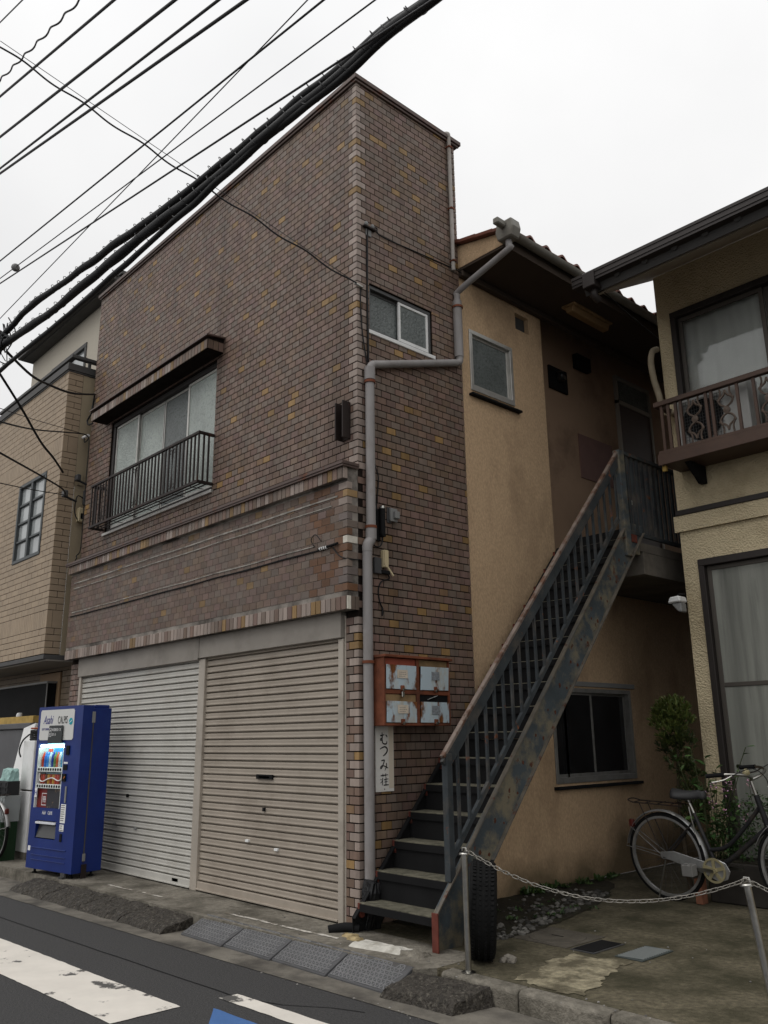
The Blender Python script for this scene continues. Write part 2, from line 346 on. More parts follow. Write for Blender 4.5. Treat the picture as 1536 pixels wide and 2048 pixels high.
m_paint = M('road_paint', (.66, .62, .56), .75, noise_amt=.06, nscale=6, dirt=(.06, .058, .056), dirt_amt=.95, dscale=4.5, dpos=(.585, .63), bump=.4, bscale=200, bdist=.003)
m_bpaint = M('blue_road_paint', (.06, .14, .33), .75, noise_amt=.1, nscale=8, bump=.4, bscale=200, bdist=.003)

# ------------------------------------------------------------------ the setting: ground, road, pavement, kerb
def sheet(poly, z, name, mat, thick=0.0, jitter=0.0, kind='structure', step=0.06):
    pts = []
    for i in range(len(poly)):
        a, b = Vector((*poly[i], 0)), Vector((*poly[(i + 1) % len(poly)], 0))
        n = max(1, int((b - a).length / step)) if jitter else 1
        for k in range(n):
            p = a.lerp(b, k / n)
            if jitter: p += Vector((noise.noise(p * 7), noise.noise(p * 7 + Vector((9, 2, 0))), 0)) * jitter + Vector((random.uniform(-1, 1), random.uniform(-1, 1), 0)) * jitter * .35
            pts.append((p.x, p.y))
    mb = MB()
    if thick: mb.prism(pts, 2, z - thick, z)
    else: mb.add([(x, y, z) for x, y in pts], [tuple(range(len(pts)))])
    return mb.build(name, mat, None, kind=kind, fix=bool(thick))
RZ = -0.12
def rd(x, y0): return y0 + 0.045 * x          # the street runs a little askew to the house front
sheet([(-400, -400), (400, -400), (400, 400), (-400, 400)], RZ - .012, 'ground', m_asph)
sheet([(-60, rd(-60, -.8)), (-60, rd(-60, -9)), (40, rd(40, -9)), (40, rd(40, -.8))], RZ, 'road', m_asph)
m_gut = M('gutter_concrete', (.17, .155, .13), .85, noise_amt=.2, nscale=3, dirt=(.05, .045, .04), dirt_amt=.85, dscale=3, dpos=(.4, .65), bump=.6, bscale=90)
sheet([(-30, -.3), (-30, rd(-30, -.975)), (12, rd(12, -.975)), (12, -.3)], RZ + .004, 'gutter', m_gut, jitter=0)
sheet([(-14, 2.0), (-14, -.98), (-6, -.78), (-5.4, -.70), (-1.4, -.60), (1.16, -.535), (1.22, -.42), (1.22, .0), (0, 0.0), (0, 2.0)], 0.0, 'pavement', m_conc, thick=.115)
m_lot = M('mossy_lot_concrete', (.125, .108, .072), .88, noise_amt=.42, nscale=26, dirt=(.040, .037, .020), dirt_amt=.92, dscale=2.1, dpos=(.38, .62), bump=1.0, bscale=80, bdist=.012, detail=9)
sheet([(0, .001), (1.22, .001), (1.22, -.42), (1.3, -.335), (9, -.345), (9, 8), (0, 8)], -.002, 'lot', m_lot, thick=.113)
m_pale = M('worn_pale_concrete', (.30, .265, .18), .9, noise_amt=.35, nscale=26, dirt=(.10, .086, .056), dirt_amt=.95, dscale=5, dpos=(.44, .60), detail=9, bump=.8, bscale=120)
sheet([(1.74, -.31), (1.66, .08), (1.60, .44), (1.80, .50), (2.00, .56), (2.08, .12), (2.22, -.29)], .002, 'worn_patch', m_pale, jitter=.055, step=.03)
# kerb stones along the lot
kerb = bpy.data.objects.new('kerb', None); COL.objects.link(kerb); tag(kerb, kind='structure')
x = 1.28
while x < 8:
    L_ = .596
    MB().prism([(-.45, RZ), (-.45, -.018), (-.435, -.003), (-.34, -.001), (-.34, RZ)], 0, x, x + L_).build('kerb_stone', m_conc, kerb, bevel=.006, fix=True)
    x += .604
# painted road markings
def strip(x0, x1, ya, yb, name, mat, ragged=.006):
    sheet([(x0, rd(x0, ya)), (x1, rd(x1, ya)), (x1, rd(x1, yb)), (x0, rd(x0, yb))], RZ + .004, name, mat, jitter=ragged, step=.05)
strip(-9, .40, -1.765, -2.20, 'road_marking', m_paint)
strip(.42, 9, -1.385, -1.515, 'road_marking', m_paint)
sheet([(.57, -1.625), (.80, -1.80), (3.0, -1.72), (3.0, -1.50)], RZ + .004, 'road_marking', m_bpaint, jitter=.006, step=.05)
m_oldp = M('flaking_white_paint', (.50, .47, .42), .9, noise_amt=.3, nscale=30, dirt=(.14, .12, .09), dirt_amt=.95, dscale=8, dpos=(.48, .58))
for (xa, xb, yc_, w_) in ((-1.25, -.55, -.40, .014), (-.50, .16, -.375, .018), (-3.35, -2.85, -.45, .016), (-2.75, -2.30, -.43, .014)):
    sheet([(xa, yc_ - w_), (xb, yc_ - w_ + .02), (xb, yc_ + w_ + .02), (xa, yc_ + w_)], .004, 'worn_paint_line', m_oldp, jitter=.012, step=.03)
# tar seam across the asphalt and cracks
seam = MB()
pth = [(-5 + .25 * i, rd(-5 + .25 * i, -1.425) + .012 * noise.noise(Vector((i * .7, 0, 0))), RZ + .003) for i in range(40)]
for a, b in zip(pth, pth[1:]):
    seam.add([(a[0], a[1] - .005, a[2]), (b[0], b[1] - .005, b[2]), (b[0], b[1] + .005, b[2]), (a[0], a[1] + .005, a[2])], [(0, 1, 2, 3)])
pth = [(1.25, -1.05), (1.05, -1.13), (.92, -1.22), (.80, -1.30), (.62, -1.36)]
for a, b in zip(pth, pth[1:]): seam.add([(a[0], a[1] - .004, RZ + .003), (b[0], b[1] - .004, RZ + .003), (b[0], b[1] + .004, RZ + .003), (a[0], a[1] + .004, RZ + .003)], [(0, 1, 2, 3)])
seam.build('road_seam', m_black, None, kind='structure')

# ------------------------------------------------------------------ the tiled house with its rendered rear wing
house = thing('apartment_building', (-2.9, .7, 0), 'two-storey flat-roofed building faced with mauve-brown tiles, shutters below, orange-beige rendered rear wing', 'building')
PZ, PX = .068, .116
CAM = Vector((5.3063, -4.6032, 1.3911))
def tint(base, v): return tuple(max(.004, c * v) for c in base)
MAUVE, PALE, OCHRE, BROWN, GREYB = (.179, .1215, .0945), (.31, .25, .215), (.32, .20, .085), (.13, .062, .03), (.160, .122, .098)
def tilecol(p=.035, dull=1.0):
    t = random.random()
    if t < p: return tint(OCHRE, random.uniform(.6, 1.0) * dull)
    if t < p * 1.45: return tint((.23, .145, .085), random.uniform(.65, 1.0) * dull)
    if t < .30: return tint(GREYB, random.uniform(.9, 1.2) * dull)
    c = tint(MAUVE, random.uniform(.80, 1.14) * dull)
    return (c[0], c[1] * random.uniform(.95, 1.04), c[2] * random.uniform(.92, 1.06))
def subtract(r, h):
    a0, a1, b0, b1 = r; x0, x1, z0, z1 = h
    if x1 <= a0 or x0 >= a1 or z1 <= b0 or z0 >= b1: return [r]
    out = []
    if b0 < z0: out.append((a0, a1, b0, z0))
    if b1 > z1: out.append((a0, a1, z1, b1))
    c0, c1 = max(b0, z0), min(b1, z1)
    if a0 < x0: out.append((a0, x0, c0, c1))
    if a1 > x1: out.append((x1, a1, c0, c1))
    return out
def clip(r, holes):
    rs = [r]
    for h in holes: rs = [q for t in rs for q in subtract(t, h)]
    return [q for q in rs if q[1] - q[0] > .014 and q[3] - q[2] > .016]
class Tiler:
    """collects facing tiles; the ones that show largest become pieces of their own, the rest one mesh"""
    def __init__(s): s.t = []
    def rect(s, ax, plane, sgn, r, col, th=.008):
        # ax: normal axis; r=(a0,a1,b0,b1) in the other two axes
        s.t.append((ax, plane, sgn, r, col, th))
    def ell(s, z0, z1, la, lb, cx, cy, col, th=.008):
        s.t.append(('L', (cx, cy), 0, (la, lb, z0, z1), col, th))
    @staticmethod
    def geo(mb, t, org=(0, 0, 0), col=None):
        ax, plane, sgn, r, c, th = t
        if ax == 'L':
            cx, cy = plane; la, lb, z0, z1 = r
            cx -= org[0]; cy -= org[1]; z0 -= org[2]; z1 -= org[2]
            pts = [(cx + th, cy - th), (cx + th, cy + lb), (cx, cy + lb), (cx, cy), (cx - la, cy), (cx - la, cy - th)]
            mb.prism(pts, 2, z0, z1, col)
        else:
            a0, a1, b0, b1 = r
            o = [0, 0, 0]; lo = [0, 0, 0]; hi = [0, 0, 0]; oth = [i for i in range(3) if i != ax]
            lo[oth[0]], hi[oth[0]], lo[oth[1]], hi[oth[1]] = a0, a1, b0, b1
            lo[ax], hi[ax] = sorted((plane, plane + sgn * th))
            lo = [l - q for l, q in zip(lo, org)]; hi = [h - q for h, q in zip(hi, org)]
            mb.box(lo[0], hi[0], lo[1], hi[1], lo[2], hi[2], col)
    @staticmethod
    def centre(t):
        ax, plane, sgn, r, c, th = t
        if ax == 'L': return Vector((plane[0], plane[1], (r[2] + r[3]) / 2))
        p = [(r[0] + r[1]) / 2, (r[2] + r[3]) / 2]; p.insert(ax, plane); return Vector(p)
    def size(s, t):
        ax, plane, sgn, r, c, th = t; p = s.centre(t); d = CAM - p
        if ax == 'L': return (r[0] + r[1]) * .7 * (r[3] - r[2]) / d.length_squared
        return (r[1] - r[0]) * (r[3] - r[2]) * max(0, d[ax] * sgn / d.length) / d.length_squared
    def emit(s, name, parent, m_obj, m_mesh, limit=300, vis=lambda p: True):
        order = sorted(s.t, key=lambda t: -(s.size(t) if vis(s.centre(t)) else 0))
        cache = {}
        for t in order[:limit]:
            c = s.centre(t); r = t[3]
            key = (t[0], t[2], t[5], round(r[1] - r[0], 3) if t[0] != 'L' else (r[0], r[1]), round(r[3] - r[2], 3))
            if key not in cache:
                mb = MB(); s.geo(mb, t, c); me = mb.mesh(name)
                bm = bmesh.new(); bm.from_mesh(me); bmesh.ops.recalc_face_normals(bm, faces=bm.faces)
                bmesh.ops.bevel(bm, geom=bm.edges[:], offset=.0012, segments=1, affect='EDGES'); bm.to_mesh(me); bm.free()
                me.materials.append(m_obj); cache[key] = me
            inst(name, cache[key], c, parent, color=t[4], rot=(random.uniform(-.006, .006), random.uniform(-.006, .006), random.uniform(-.006, .006)))
        if len(order) > limit:
            mb = MB()
            for t in order[limit:]: s.geo(mb, t, (0, 0, 0), t[4])
            mb.build('small_tiles', m_mesh, parent, kind='stuff', fix=True)

TOPZ = 7.74
SHUT = (-5.46, -.155, 0, 2.44); WIN_A = (-5.07, -2.42, 4.03, 5.56); WIN_B = (.15, .985, 5.05, 5.535)
BANDZ = (2.43, 3.70)
# wall sheets behind the tiles
w = MB()
panel(w, 1, 0, (-5.76, 0, 0, TOPZ), [SHUT, WIN_A], .12, 1)
panel(w, 0, 0, (0, 1.42, 0, TOPZ), [WIN_B], .10, -1)
w.box(-5.75, -.01, 0.01, 1.41, TOPZ - .25, TOPZ - .2)
w.add([(-5.76, 0, 0), (-5.76, 1.42, 0), (-5.76, 1.42, TOPZ), (-5.76, 0, TOPZ)], [(0, 1, 2, 3)])
w.add([(-5.76, 1.42, 0), (0, 1.42, 0), (0, 1.42, TOPZ), (-5.76, 1.42, TOPZ)], [(0, 1, 2, 3)])
w.build('wall', m_grout, house)
# tiles
T = Tiler()
rows = int(TOPZ / PZ)
for k in range(rows + 1):
    z0, z1 = k * PZ + .0048, min(k * PZ + .0632, TOPZ - .004)
    if z1 - z0 < .02: continue
    inband = BANDZ[0] - .02 < (z0 + z1) / 2 < BANDZ[1]
    odd = k % 2
    la, lb = (.108, .050) if odd else (.050, .108)
    pal = tint(PALE, random.uniform(.80, 1.12))
    if random.random() < (.085 if z0 > 2.4 else .05): pal = tint(OCHRE, random.uniform(.7, .95))
    elif z0 < 2.4 and random.random() < .30: pal = tint(MAUVE, 1.05)
    if not inband:
        T.ell(z0, z1, la, lb, 0, 0, pal)
        x = -la - .008
        while x > -5.755:
            for r in clip((max(x - .108, -5.76), x, z0, z1), [(SHUT[0] - .004, SHUT[1] + .004, 0, 2.45), (WIN_A[0] - .006, WIN_A[1] + .006, WIN_A[2] - .006, WIN_A[3] + .006)]):
                T.rect(1, 0, -1, r, tilecol(.034 if z0 > 5 else .026))
            x -= PX
    y = lb + .008 if not inband else -.004 + (.058 if odd else 0)
    while y < 1.415:
        for r in clip((y, min(y + .108, 1.418), z0, z1), [(WIN_B[0] - .006, WIN_B[1] + .006, WIN_B[2] - .006, WIN_B[3] + .006)]):
            T.rect(0, 0, 1, r, tilecol(.042))
        y += PX
    # left return of the house
def vis(p): return not (p.x > -.01 and p.y > .1 and (1.45 < p.z < 2.05 and p.y < .85 or p.z < .8 * (p.y + .1) * 1.1 or p.z < .3)) and not (p.x < -.2 and p.z < .4)
T.emit('tile', house, m_tileo, m_tile, 300, vis)
# parapet coping
c = MB()
c.box(-5.80, .045, -.045, .12, TOPZ, TOPZ + .05); c.box(-.10, .045, .12, 1.50, TOPZ, TOPZ + .05)
c.box(-5.78, .030, -.030, -.012, TOPZ - .028, TOPZ); c.box(.012, .030, -.012, 1.48, TOPZ - .028, TOPZ)
c.build('parapet_coping', m_cap, house, bevel=.004)
# ---- projecting signboard band
BX0, BY = -5.72, -.12
band = MB().box(BX0, 0, BY, -.001, 2.435, 3.67).box(BX0 - .0, -.0, -.165, BY - .001, 3.555, 3.67).build('signboard_band', m_lgrout, house)
MB().box(BX0 - .05, .035, -.205, 0.0 - .009, 3.675, 3.705).box(BX0 - .045, .030, -.198, -.186, 3.655, 3.675).box(.018, .030, -.186, -.009, 3.655, 3.675).build('flashing', m_cap, band, bevel=.003)
TB = Tiler()
for k in range(38, 52):
    z0, z1 = k * PZ + .004, k * PZ + .064
    odd = k % 2; la, lb = (.108, .050) if odd else (.050, .108)
    col = tint(PALE, random.uniform(.8, 1.05)) if k > 48 else tint(random.choice((GREYB, BROWN, GREYB, (.13, .105, .095))), random.uniform(.9, 1.2))
    if k == 50: col = tint(OCHRE, .95)
    if k == 44: col = (.62, .58, .50)
    if k == 43: col = tint(BROWN, 1.0)
    TB.ell(z0, z1, la, lb, 0, BY, col)
    x = -la - .005
    while x > BX0 + .01:
        brown = x > -.42 and random.random() < .42
        TB.rect(1, BY, -1, (max(x - .111, BX0 + .004), x, z0 - .002, z1 + .002), tint(BROWN, random.uniform(.7, 1.2)) if brown else tilecol(.022, .80), th=.004)
        x -= PX
TB.emit('band_tile', band, m_btileo, m_btile, 150)
def soldiers(x0, x1, yf, z0, z1, parent, name, corner=True, pale=.35):
    me_c = {}
    n = int(round((x1 - x0) / .068))
    for i in range(n):
        xa = x1 - (i + 1) * .068 + .004; wd_ = .060
        t = random.random()
        col = tint(OCHRE, random.uniform(.55, .9)) if t < .08 else tint(PALE, random.uniform(.75, 1.1)) if t < .08 + pale else tilecol(.0, 1.05)
        if 'm' not in me_c:
            mb = MB().box(-wd_ / 2, wd_ / 2, -.009, 0, -(z1 - z0) / 2, (z1 - z0) / 2); me = mb.mesh(name)
            bm = bmesh.new(); bm.from_mesh(me); bmesh.ops.bevel(bm, geom=bm.edges[:], offset=.0015, segments=1, affect='EDGES'); bm.to_mesh(me); bm.free()
            me.materials.append(m_tileo); me_c['m'] = me
        inst(name, me_c['m'], (xa + wd_ / 2, yf, (z0 + z1) / 2), parent, color=col, rot=(0, random.uniform(-.008, .008), 0))
soldiers(BX0 + .03, -.008, BY, 2.430, 2.542, band, 'edge_tile', pale=.42)
soldiers(BX0 + .03, -.004, -.166, 3.556, 3.666, band, 'edge_tile', pale=.22)
for q in range(3):   # the soldier tiles round the corner
    col = (.62, .58, .50) if q == 0 else tint(GREYB, .8)
    o = MB().box(.0005, .009, BY - .008 + q * .045, BY - .008 + q * .045 + .041, 2.430, 2.542).build('edge_tile', m_tileo, band, bevel=.0012); o.color = (*col, 1)
o = MB().box(.0005, .009, -.172, -.125, 3.556, 3.666).build('edge_tile', m_tileo, band, bevel=.0012); o.color = (*tint(PALE, 1), 1)
# scars and rails left by an old sign
m_scar = M('old_sealant', (.30, .28, .25), .9, noise_amt=.4, nscale=9, dirt=(.10, .085, .075), dirt_amt=.9, dscale=4)
def scar(zc, x0, x1, h, name, mat, d=.006):
    mb = MB(); n = 90; vs = []
    for i in range(n + 1):
        x = lerp(x0, x1, i / n); a = h * (.45 + .55 * abs(noise.noise(Vector((x * 5, zc * 9, 2))))) ; zz = zc + .006 * noise.noise(Vector((x * 1.7, zc, 0)))
        vs += [(x, BY - .004 - d, zz - a), (x, BY - .004 - d, zz + a)]
    mb.add(vs + [(v[0], BY + .002, v[2]) for v in vs], [(2 * i, 2 * i + 2, 2 * i + 3, 2 * i + 1) for i in range(n)] + [(2 * i, 2 * n + 2 + 2 * i, 2 * n + 4 + 2 * i, 2 * i + 2) for i in range(n)] + [(2 * i + 1, 2 * i + 3, 2 * n + 5 + 2 * i, 2 * n + 3 + 2 * i) for i in range(n)])
    mb.build(name, mat, band)
scar(3.425, -5.6, -.12, .013, 'sealant_scar', m_scar); scar(3.352, -5.6, -.2, .009, 'sealant_scar', m_scar); scar(3.035, -5.6, -.45, .009, 'sealant_scar', m_scar)
scar(2.985, -5.65, -.28, .011, 'fixing_rail', m_black, .012)
# ---- shutters
def shutter(x0, x1, mat, label, holes):
    s = MB().box(x0, x1, -.012, .06, .012, .085).box(x0, x1, -.03, -.012, .012, .028).build('roller_shutter', mat, house, bevel=.003)
    s['label'] = label
    prof = [(.030, 0), (.030, .0085), (-.004, .0095), (-.007, .014), (-.0075, .020), (-.004, .026), (-.005, .040), (-.007, .052), (-.006, .057), (.000, .0605), (.030, .0625), (.030, .0655)]
    mb = MB(); n = len(prof)
    mb.add([(xx, a, b) for xx in (-.5, .5) for a, b in prof], [(i, i + n, i + n + 1, i + 1) for i in range(n - 1)])
    me = mb.mesh('slat'); me.materials.append(mat); me.polygons.foreach_set('use_smooth', [True] * len(me.polygons)); me.set_sharp_from_angle(angle=math.radians(35))
    z = .088
    while z < 2.24:
        inst('slat', me, ((x0 + x1) / 2, .012 + random.uniform(-.0015, .0015), z), s, scale=(x1 - x0, 1, 1)); z += .0655
    for (hx, hz, w_, h_, m_) in holes: MB().box(hx - w_ / 2, hx + w_ / 2, -.012, .012, hz - h_ / 2, hz + h_ / 2).build('shutter_fitting', m_, s, bevel=.002)
shutter(-5.40, -2.50, m_slatL, 'pale cream roller shutter behind the blue vending machine', [(-3.95, .81, .035, .035, m_black), (-4.22, .50, .05, .02, m_grey), (-3.72, .48, .05, .02, m_grey), (-2.80, .055, .12, .035, m_black)])
shutter(-2.38, -.24, m_slatR, 'taupe roller shutter beside the corner pier', [(-1.30, 1.07, .25, .04, m_black), (-1.30, 1.068, .17, .02, m_grey), (-1.30, .79, .03, .03, m_black), (-1.55, .51, .05, .022, m_white), (-1.10, .47, .05, .022, m_white)])
for x0, x1, nm in ((-.24, -.175, 'guide_rail'), (-2.50, -2.38, 'guide_rail'), (-5.46, -5.40, 'guide_rail')):
    MB().box(x0, x1, -.022, .05, 0.0, 2.21).build(nm, m_rail, house, bevel=.004)
MB().box(-.175, -.157, -.006, .05, 0, 2.40).build('guide_rail', m_rail, house, bevel=.003)
MB().box(-2.47, -.18, -.045, .09, 2.215, 2.434).box(-2.49, -2.472, -.05, .09, 2.215, 2.434).build('shutter_box', m_header, house, bevel=.004)
MB().box(-5.46, -2.494, -.045, .09, 2.20, 2.434).build('shutter_box', m_header, house, bevel=.004)
MB().box(-5.46, -.155, .09, .13, 0, 2.45).build('shutter_backing', m_black, house)
# ---- front window with hood and guard rail
def sash(mb, ax, t0, t1, r, wd_):
    a0, a1, b0, b1 = r
    for q in ((a0, a1, b0, b0 + wd_ * 1.3), (a0, a1, b1 - wd_, b1), (a0, a0 + wd_, b0 + wd_ * 1.3, b1 - wd_), (a1 - wd_, a1, b0 + wd_ * 1.3, b1 - wd_)):
        if ax == 1: mb.box(q[0], q[1], t0, t1, q[2], q[3])
        else: mb.box(t0, t1, q[0], q[1], q[2], q[3])
def pane(ax, t, r, mat, parent):
    a0, a1, b0, b1 = r
    mb = MB().box(a0, a1, t - .002, t + .002, b0, b1) if ax == 1 else MB().box(t - .002, t + .002, a0, a1, b0, b1)
    return mb.build('pane', mat, parent)
x0, x1, z0, z1 = WIN_A
win = MB()
for q in ((x0, x1, z0, z0 + .05), (x0, x1, z1 - .06, z1), (x0, x0 + .07, z0 + .05, z1 - .06)): win.box(q[0], q[1], .015, .11, q[2], q[3])
win.box(x1 - .02, x1, .015, .11, z0 + .05, z1 - .06)
win = win.build('window', m_bronze, house, bevel=.003)
xs = [x0 + .07, x0 + .71, x0 + 1.35, x0 + 1.98, x1 - .02]
for i in range(4):
    yy = .035 if i in (0, 3) else .065
    f_ = MB(); sash(f_, 1, yy, yy + .025, (xs[i] - (.02 if i else 0), xs[i + 1] + (.0), z0 + .05, z1 - .06), .032); f_.build('sash', m_alu, win, bevel=.002)
    pane(1, yy + .013, (xs[i] + .01, xs[i + 1] - .02, z0 + .08, z1 - .08), m_frost if i != 2 else m_frost_d, win)
MB().box(x0 - .02, x1 + .02, -.035, .015, z0 - .04, z0 - .002).build('window_sill', m_alu, house, bevel=.004)
hood = MB().prism([(-.21, 5.60), (-.21, 5.735), (0, 5.76), (0, 5.60)], 0, -5.26, -2.29).build('window_hood', m_grout, house, fix=True)
MB().prism([(-.245, 5.742), (-.245, 5.760), (0, 5.785), (0, 5.768)], 0, -5.30, -2.255).build('flashing', m_cap, hood, fix=True)
soldiers(-5.26, -2.29, -.2105, 5.604, 5.712, hood, 'edge_tile', pale=.3)
for q in range(3):
    o = MB().box(-2.2895, -2.281, -.205 + q * .066, -.205 + q * .066 + .06, 5.604, 5.712).build('edge_tile', m_tileo, hood, bevel=.0012); o.color = (*tilecol(0), 1)
gx0, gx1, gy, gz0, gz1 = -5.13, -2.39, -.195, 4.085, 4.645
g = MB()
for z in (gz0, gz1):
    g.box(gx0, gx1, gy - .015, gy + .015, z - .016, z + .016); g.box(gx1 - .03, gx1, gy + .015, -.01, z - .016, z + .016); g.box(gx0, gx0 + .03, gy + .015, -.01, z - .016, z + .016)
for yy in (-.13, -.07): g.box(gx0 + .03, gx1 - .03, yy - .006, yy + .006, gz0 - .010, gz0 + .004)
for i in range(7): xx = lerp(gx0 + .2, gx1 - .2, i / 6); g.box(xx - .006, xx + .006, gy + .015, -.01, gz0 - .016, gz0 - .010)
guard = g.build('window_guard', m_iron, house, bevel=.003)
me = MB().box(-.011, .011, -.007, .007, -(gz1 - gz0) / 2 + .016, (gz1 - gz0) / 2 - .016).mesh('guard_bar'); me.materials.append(m_iron)
nb = 34
scroll_at = (4, 15, 26)
for i in range(nb):
    if i in scroll_at: continue
    xx = lerp(gx0 + .02, gx1 - .02, i / (nb - 1))
    inst('guard_bar', me, (xx, gy, (gz0 + gz1) / 2), guard)
for yy in (-.075, -.135): inst('guard_bar', me, (gx1 - .015, yy, (gz0 + gz1) / 2), guard)
for yy in (-.075, -.135): inst('guard_bar', me, (gx0 + .015, yy, (gz0 + gz1) / 2), guard)
for i in scroll_at:
    xx = lerp(gx0 + .02, gx1 - .02, i / (nb - 1)); s_ = MB()
    for sx in (-1, 1):
        for sz in (-1, 1):
            pts = []
            for k in range(22):
                t = k / 21; ang = t * 5.2; rr = .034 * (1 - t * .75)
                pts.append((xx + sx * (.045 - rr * math.cos(ang)) , gy, 4.365 + sz * (.20 + rr * math.sin(ang) * 1.2)))
            pts = [(xx, gy, 4.365 + sz * .02)] + pts[2:]
            s_.tube(pts, .005, 5)
    s_.tube([(xx, gy, gz0 + .016), (xx, gy, gz1 - .016)], .006, 5)
    s_.build('guard_scroll', m_iron, guard, smooth=True)
# short steel channel on the front by the corner
MB().box(-.20, -.185, -.10, -.009, 3.97, 4.32).box(-.185, -.10, -.018, -.009, 3.97, 4.32).box(-.10, -.085, -.10, -.009, 3.97, 4.32).build('steel_channel', m_iron, house, bevel=.002)
# ---- side window
y0, y1, z0, z1 = WIN_B
win = MB()
for q in ((y0, y1, z0, z0 + .03), (y0, y1, z1 - .035, z1), (y0, y0 + .025, z0 + .03, z1 - .035), (y1 - .03, y1, z0 + .03, z1 - .035)): win.box(-.09, -.012, q[0], q[1], q[2], q[3])
win = win.build('window', m_alu_d, house, bevel=.002)
ym = (y0 + y1) / 2 + .0
f_ = MB(); sash(f_, 0, -.07, -.05, (y0 + .025, ym + .02, z0 + .03, z1 - .035), .026); f_.build('sash', m_alu_d, win, bevel=.002)
f_ = MB(); sash(f_, 0, -.04, -.018, (ym - .02, y1 - .03, z0 + .03, z1 - .035), .028); f_.build('sash', m_white, win, bevel=.002)
pane(0, -.06, (y0 + .045, ym, z0 + .055, z1 - .05), m_frost_d, win); pane(0, -.03, (ym + .0, y1 - .05, z0 + .06, z1 - .055), m_frost_d, win)
MB().box(-.012, .022, y0 - .02, y1 + .03, z0 - .035, z0 + .004).build('window_sill', m_white, house, bevel=.004)
# ---- rendered rear wing
SX = -.012
GWIN = (2.60, 4.08, .93, 1.88); SWIN = (1.56, 2.27, 4.86, 5.55); VENT = (2.37, 2.61, 5.83, 6.03)
RXW = -.30
s_ = MB()
panel(s_, 0, SX, (1.42, 2.84, 0, 6.42), [SWIN, VENT, (2.60, 2.84, .93, 1.88)], .12, -1)
panel(s_, 0, SX, (2.84, 9.0, 0, 3.10), [(2.84, 4.08, .93, 1.88)], .12, -1)
s_.add([(SX, 2.84, 3.1), (RXW, 2.84, 3.1), (RXW, 2.84, 6.42), (SX, 2.84, 6.42)], [(0, 1, 2, 3)])
s_.build('rendered_wall', m_stucco, house)
s_ = MB(); panel(s_, 0, RXW, (2.84, 9.0, 3.1, 6.42), []); s_.build('corridor_wall', m_stucco_shaded, house)
def win2(r, plane, mats, npan, glass, depth=.06):
    a0, a1, b0, b1 = r; f_ = MB(); sash(f_, 0, plane - .07, plane + .014, r, .045)
    wn_ = f_.build('window', mats[0], house, bevel=.003)
    for i in range(npan):
        q = (lerp(a0 + .045, a1 - .045, i / npan) - (.012 if i else 0), lerp(a0 + .045, a1 - .045, (i + 1) / npan) + (.012 if i < npan - 1 else 0), b0 + .05, b1 - .04)
        xx = plane - .03 - .025 * (i % 2)
        g_ = MB(); sash(g_, 0, xx - .01, xx + .01, q, .03); g_.build('sash', mats[1], wn_, bevel=.002)
        pane(0, xx, (q[0] + .02, q[1] - .02, q[2] + .025, q[3] - .02), glass, wn_)
    return wn_
win2(SWIN, SX, (m_alu, m_alu), 1, m_frost_d)
MB().box(SX, .045, 1.53, 2.34, 4.79, 4.815).build('window_sill', m_black, house, bevel=.003)
m_gl2 = M('dirty_dark_glass', (.016, .016, .017), .10, spec=.5, noise_amt=.4, nscale=3)
m_alu_w = M('weathered_alu', (.24, .235, .22), .5, metal=.4, noise_amt=.15, dirt=(.1, .09, .08), dirt_amt=.5, dscale=6)
win2(GWIN, SX, (m_alu_w, m_alu_w), 2, m_gl2)
MB().box(SX, .05, 2.56, 4.12, .875, .905).build('window_sill', m_black, house, bevel=.003)
MB().box(SX - .004, .012, 2.54, 4.16, 1.90, 1.95).build('window_lintel', m_grey, house, bevel=.003)
MB().box(SX - .09, SX - .06, VENT[0], VENT[1], VENT[2], VENT[3]).build('vent', m_dkgrey, house)
# roof of the rear wing: level soffit, tiles sloping up to the house
EX = .62
r_ = MB()
r_.prism([(SX - .0, 6.172), (EX, 6.172), (EX, 6.205), (SX, 6.205)], 1, 1.425, 9.0)
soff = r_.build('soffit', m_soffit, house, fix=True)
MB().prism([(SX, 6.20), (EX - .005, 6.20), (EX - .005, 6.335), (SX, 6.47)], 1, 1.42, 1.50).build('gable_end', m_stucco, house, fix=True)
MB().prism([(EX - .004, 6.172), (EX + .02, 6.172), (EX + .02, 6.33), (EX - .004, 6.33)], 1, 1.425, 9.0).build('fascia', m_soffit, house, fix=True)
MB().box(SX, .06, 1.425, 9, 6.10, 6.171).build('cornice_moulding', m_soffit, house, bevel=.01)
roof = MB().prism([(-.7, 6.615), (EX + .07, 6.345), (EX + .07, 6.36), (-.7, 6.63)], 1, 1.40, 9.0).build('roof', m_soffit, house, fix=True)
